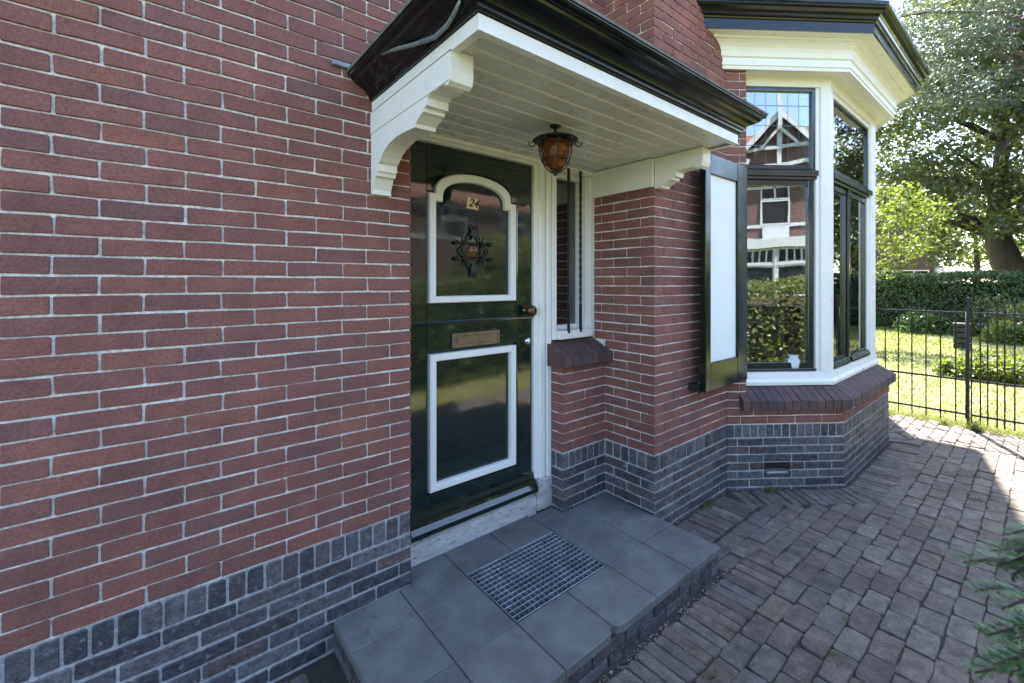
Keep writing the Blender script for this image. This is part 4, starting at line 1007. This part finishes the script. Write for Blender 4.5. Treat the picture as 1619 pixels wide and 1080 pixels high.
def plant(name, loc, label, r, h, leaf, n, ls, cat='plant', petals=0, group=None):
    t = empty(name, loc, label, cat, group); d = rand_unit(n); d[:, 2] = np.abs(d[:, 2]); P = np.array(loc)+d*np.array([r, r, h])*RNG.uniform(.45, 1.0, (n, 1))
    fast_mesh('foliage', leaf_quads(P, RNG.uniform(*ls, n), .6, .6, .1), 4, leaf, t)
    mb = MB()
    for k in range(7): e = rand_unit(1)[0]; mb.tube([loc, (loc[0]+e[0]*r*.4, loc[1]+e[1]*r*.4, loc[2]+h*.7)], [.012, .004], 5)
    mb.build('stem', 'bark', t)
    if petals:
        i = RNG.choice(n, petals); tag(fast_mesh('flowers', leaf_quads(P[i]*1.0+np.array([0, 0, .03]), RNG.uniform(.03, .06, petals), 1.0, .9), 4, 'petal', t), kind='stuff')
    return t
bed = [(1505, 7.6, .26, .26), (1542, 7.3, .34, .34), (1580, 7.1, .36, .38), (1622, 7.0, .40, .40), (1570, 7.9, .34, .34)]
for k, (xx, tt, r, h) in enumerate(bed):
    plant('bed_plant', px(xx, tt), ['low yellow green bed plant at the left end of the lawn bed', 'leafy bed plant just right of the fence post', 'bushy bed plant with pale flowers near the right edge', 'tall bed plant at the right edge of the lawn bed', 'bed plant at the back of the lawn bed'][k], r, h, 'leaf_lime', 800, (.05, .10), petals=40 if k in (2, 3) else 12, group='plants in the lawn bed')
for k, (xx, tt, r, h, lf) in enumerate([(1460, 13.8, .8, .75, 'leaf_hedge'), (1500, 13.7, .6, .6, 'leaf_hedge'), (1575, 13.0, .9, 1.3, 'leaf_border'), (1612, 12.2, .9, 1.05, 'leaf_border'), (1590, 11.4, .5, .6, 'leaf_lime'), (1650, 11.6, .9, 1.2, 'leaf_border')]):
    plant('hedge_shrub', px(xx, tt), ['round dark shrub at the foot of the hedge behind the bars', 'small dark shrub at the hedge foot left of the black box', 'tall loose shrub with pale flowers before the hedge', 'wide shrub with pale flowers at the right edge', 'low bright plant below the flowering shrubs', 'flowering shrub just past the right edge'][k], r, h, lf, 1500, (.07, .13), petals=130 if k in (2, 3, 5) else 0, group='shrubs along the hedge')
cb = px(1521, 10.6)
co_ = empty('compost_bin', cb, 'black slatted box standing on the lawn behind the fence post', 'box')
for s_ in range(4):
    z = -.02+s_*.135
    MB().box(cb.x-.14, cb.x+.14, cb.y-.14, cb.y+.14, z, z+.120, .01).build('box_slat', 'compost', co_)
MB().box(cb.x-.16, cb.x+.16, cb.y-.16, cb.y+.16, .525, .600, .01).build('box_lid', 'compost', co_)
bl = px(1556, 12.2)
lt = MB().lathe([(.05, 0), (.05, .34), (.14, .36), (.15, .42), (.05, .45), (0, .46)], bl).build('garden_light', 'compost')
tag(lt, 'small dark bollard with a round cap at the back of the lawn', 'bollard')
gp = MB(); pa, pb = px(1480, 12.8), px(1640, 10.5); nr = Vector((pb.y-pa.y, pa.x-pb.x, 0)).normalized()*.55
gp.add([pa-nr+Vector((0, 0, -.024)), pb-nr*1.2+Vector((0, 0, -.024)), pb+nr+Vector((0, 0, -.024)), pa+nr+Vector((0, 0, -.024))], [[0, 1, 2, 3]])
MT['gravel'] = mat('pale_gravel', [(.42, .38, .34), (.50, .46, .42)], .95, None, (6, .2), (60, .4), (70, 1, .02))
tag(gp.build('garden_path', 'gravel'), kind='structure')

# ------------------------------------------------------------------ houses beyond the garden
def window(parent, x0, x1, z0, z1, y, sgn, bars=1, name='window', m='white'):
    w = MB(); t = .07
    for a in ((x0, x0+t, z0, z1), (x1-t, x1, z0, z1), (x0+t, x1-t, z1-t, z1), (x0+t, x1-t, z0, z0+t)): w.box(a[0], a[1], min(y, y+sgn*.06), max(y, y+sgn*.06), a[2], a[3])
    for k in range(1, bars+1):
        xm = x0+(x1-x0)*k/(bars+1); w.box(xm-.035, xm+.035, min(y, y+sgn*.05), max(y, y+sgn*.05), z0+t, z1-t)
    o = w.build(name, m, parent); MB().box(x0+t*.5, x1-t*.5, min(y-sgn*.01, y+sgn*.02), max(y-sgn*.01, y+sgn*.02), z0+t*.5, z1-t*.5).build('pane', 'darkpane', o); return o
MT['darkpane'] = mat('dark_pane', [(.02, .024, .028)], .06, None, (1, 0), (1, 0), None)
hb = px(1330, 30)
fh = empty('far_house', hb, 'brick house with white windows half hidden behind the garden hedge', 'house')
RT = Matrix.Translation(hb) @ Matrix.Rotation(-YAW-R(14), 4, 'Z')
def local(o, M): o.data.transform(M); return o
wl = MB(); wl.box(-5, 5.3, 0, 7, 0, 4.2); wl.prism([(-5, 4.2), (.15, 8.2), (5.3, 4.2)], .01, 6.99, lambda p, q, t: (p, t, q))
local(wl.build('wall', 'farbrick', fh), RT)
MT['farbrick'].node_tree
for x0, x1 in ((2.0, 3.0), (3.35, 5.0), (.2, 1.4)):
    o = window(fh, x0, x1, 1.05, 2.42, -.01, -1)
    o.data.transform(RT)
    for ch in o.children: ch.data.transform(RT)
rf2 = MB(); gable(rf2, -5.4, 5.7, 4.05, 8.4, 0, -.25, 7.3, 'Y'); local(rf2.build('roof', 'rooftile', fh), RT)
local(MB().box(5.30, 5.40, -.12, -.02, 0, 4.0).build('drain_pipe', 'zinc', fh), RT)
sb = px(1492, 33)
sd2 = empty('garden_shed', sb, 'low pale shed with grey pitched roof between house and tree trunk', 'shed')
RT2 = Matrix.Translation(sb) @ Matrix.Rotation(-YAW+R(20), 4, 'Z')
local(MB().box(-1.8, 2.4, 0, 3, 0, 2.15).build('wall', 'stone', sd2), RT2)
r3 = MB(); r3.prism([(-.3, 2.1), (1.5, 3.4), (3.3, 2.1), (3.3, 2.0), (1.5, 3.28), (-.3, 2.0)], -2.1, 2.7, lambda p, q, t: (t, p, q)); local(r3.build('roof', 'roofgrey', sd2), RT2)
# house across the street, mirrored in the panes
YO = -19.0
oh = empty('gabled_house', (3.4, YO, 0), 'tall brick house with white gable across the street, mirrored in the bay window', 'house')
w2 = MB(); w2.box(-6, 34, YO-9, YO, 0, 6.2)
w2.prism([(1.0, 6.2), (3.42, 8.8), (5.85, 6.2)], YO-3, YO-.02, lambda p, q, t: (p, t, q))
w2.build('wall', 'farbrick', oh)
rr2 = MB(); rr2.prism([(YO+.3, 6.05), (YO-4.5, 9.4), (YO-9.3, 6.05), (YO-9.3, 6.2), (YO-4.5, 9.58), (YO+.3, 6.2)], -6.3, 34.3, lambda p, q, t: (t, p, q)); rr2.build('roof', 'rooftile', oh)
def beam(a, b, y, w, m='farwhite', nm='gable_beam', th=.1):
    a, b = Vector((a[0], 0, a[1])), Vector((b[0], 0, b[1])); d = (b-a).normalized(); nn = Vector((-d.z, 0, d.x))*w/2
    pts = [a-nn, b-nn, b+nn, a+nn]; mb = MB()
    mb.add([(p.x, y, p.z) for p in pts]+[(p.x, y+th, p.z) for p in pts], [[0, 1, 2, 3], [7, 6, 5, 4]]+[[i, (i+1) % 4, 4+(i+1) % 4, 4+i] for i in range(4)]); return mb.build(nm, m, oh)
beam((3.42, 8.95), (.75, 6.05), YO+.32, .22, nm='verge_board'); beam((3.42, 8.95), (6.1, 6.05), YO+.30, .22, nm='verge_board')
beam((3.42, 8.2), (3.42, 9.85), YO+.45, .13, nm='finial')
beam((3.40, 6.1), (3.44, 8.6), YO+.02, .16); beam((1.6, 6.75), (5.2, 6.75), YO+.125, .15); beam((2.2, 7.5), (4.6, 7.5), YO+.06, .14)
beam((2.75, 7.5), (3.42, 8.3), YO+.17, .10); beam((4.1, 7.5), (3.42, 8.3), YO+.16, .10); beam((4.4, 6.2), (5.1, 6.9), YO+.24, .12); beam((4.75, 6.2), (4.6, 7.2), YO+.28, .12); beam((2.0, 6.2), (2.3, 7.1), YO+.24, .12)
g2 = MB(); g2.prism([(1.0, 6.15), (3.42, 8.75), (5.85, 6.15)], YO-6, YO+.28, lambda p, q, t: (p, t, q+.22)); 
rg = MB(); gable(rg, .55, 6.3, 6.05, 9.15, 0, YO-5, YO+.29, 'Y'); rg.build('gable_roof', 'rooftile', oh)
for x0, x1 in ((2.70, 3.82), (-2.6, -.8), (7.2, 9.2), (12.2, 13.9), (16.5, 18.2), (21, 22.7)):
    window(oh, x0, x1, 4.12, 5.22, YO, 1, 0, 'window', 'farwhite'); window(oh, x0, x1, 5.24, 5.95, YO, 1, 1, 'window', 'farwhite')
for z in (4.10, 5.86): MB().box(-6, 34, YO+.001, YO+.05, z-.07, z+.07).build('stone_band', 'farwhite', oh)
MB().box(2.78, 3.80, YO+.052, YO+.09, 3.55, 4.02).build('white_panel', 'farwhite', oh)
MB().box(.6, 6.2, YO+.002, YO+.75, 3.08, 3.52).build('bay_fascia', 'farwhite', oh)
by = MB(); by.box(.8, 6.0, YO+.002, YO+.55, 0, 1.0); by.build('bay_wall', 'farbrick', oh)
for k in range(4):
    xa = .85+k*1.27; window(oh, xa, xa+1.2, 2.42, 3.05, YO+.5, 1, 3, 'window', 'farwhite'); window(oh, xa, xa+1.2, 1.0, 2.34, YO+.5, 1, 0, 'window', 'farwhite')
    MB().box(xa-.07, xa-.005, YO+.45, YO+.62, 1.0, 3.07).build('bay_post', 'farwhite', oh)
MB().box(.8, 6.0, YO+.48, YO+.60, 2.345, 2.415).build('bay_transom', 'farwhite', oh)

# planting behind the camera that shows in the glass
hedge('street_hedge', 'mixed leafy hedge behind the path, mirrored in the bay window', -6, 4.8, -5.2, -3.7, 1.60, 'leaf_border', 900, (.04, .085), .16, outw=.25)
hedge('tall_hedge', 'taller green hedge behind the path towards the garden, mirrored in the door', 4.9, 13, -5.6, -3.9, 2.35, 'leaf_border', 500, (.05, .10), .2, outw=.25)

# yew shrub at the right, close to the camera
ys_ = Vector((1.13, -2.26, 0)); yw = empty('yew_shrub', ys_, 'blurred green yew branch tips at the lower right corner', 'shrub')
mb = MB(); ND = []
def shoot(p, d, ln):
    p = Vector(p); d = Vector(d).normalized(); q = p+d*ln; mid = p+d*ln*.5+Vector((0, 0, .008)); mb.tube([p, mid, q], [.0035, .003, .001], 5)
    sd_ = d.cross(Vector((0, 0, 1))).normalized(); n = int(ln/.0020)
    for k in range(n):
        t = (k+.5)/n; b = p+d*ln*t+Vector((0, 0, .008*(1-abs(2*t-1)))); sg = 1 if k % 2 else -1
        nd = (d*_r.uniform(.5, .8)+sd_*sg*_r.uniform(.6, .9)+Vector((0, 0, _r.uniform(-.1, .45)))).normalized(); l2 = _r.uniform(.020, .034)*(1-.35*t)
        w = nd.cross(Vector((0, 0, 1))).normalized()*.0026
        ND.append([b-w*.5, b+nd*l2*.5-w, b+nd*l2, b+nd*l2*.5+w])
stem = [ys_, ys_+Vector((.02, .02, .5)), ys_+Vector((.0, .0, 1.0)), ys_+Vector((.03, 0, 1.3))]; mb.tube(stem, [.03, .024, .015, .006], 8)
for k in range(150):
    z = _r.uniform(.12, 1.22); a = _r.uniform(0, 2*math.pi); rad = .34*(1-max(0, (z-.9))*1.3)*_r.uniform(.55, 1.0)
    e = ys_+Vector((math.cos(a)*rad, math.sin(a)*rad, z)); s_ = ys_+Vector((0, 0, max(.05, z-.12)))
    mb.tube([s_, (s_+e)/2+Vector((0, 0, .03)), e], [.006, .004, .003], 5)
    for q in range(3): shoot(e, Vector((math.cos(a+_r.uniform(-.8, .8)), math.sin(a+_r.uniform(-.8, .8)), _r.uniform(-.1, .5))), _r.uniform(.06, .11))
for (ex, ey, tt) in [(1532, 890, .62), (1550, 935, .66), (1575, 872, .60), (1600, 845, .62), (1590, 962, .63), (1568, 1004, .62), (1602, 1012, .66), (1580, 1050, .60), (1548, 1064, .64), (1605, 908, .6), (1610, 1060, .62), (1585, 895, .6), (1612, 990, .6), (1608, 870, .6)]:
    u = (ex-809.5)/690; tip = px(ex, tt)+Vector((0, 0, 1.58-(ey-447)/690*tt)); ln = _r.uniform(.07, .10)
    rt = Vector((math.cos(YAW), -math.sin(YAW), 0)); base = tip+rt*ln*.9+Vector((0, 0, _r.uniform(-.01, .02))); shoot(base, tip-base, ln)
    mb.tube([base, (base+ys_+Vector((0, 0, base.z)))*.5+Vector((0, 0, -.01)), ys_+Vector((0, 0, base.z-.08))], [.003, .004, .006], 5)
mb.build('branches', 'bark', yw, False); fast_mesh('needles', [v for q in ND for v in q], 4, 'yew', yw)
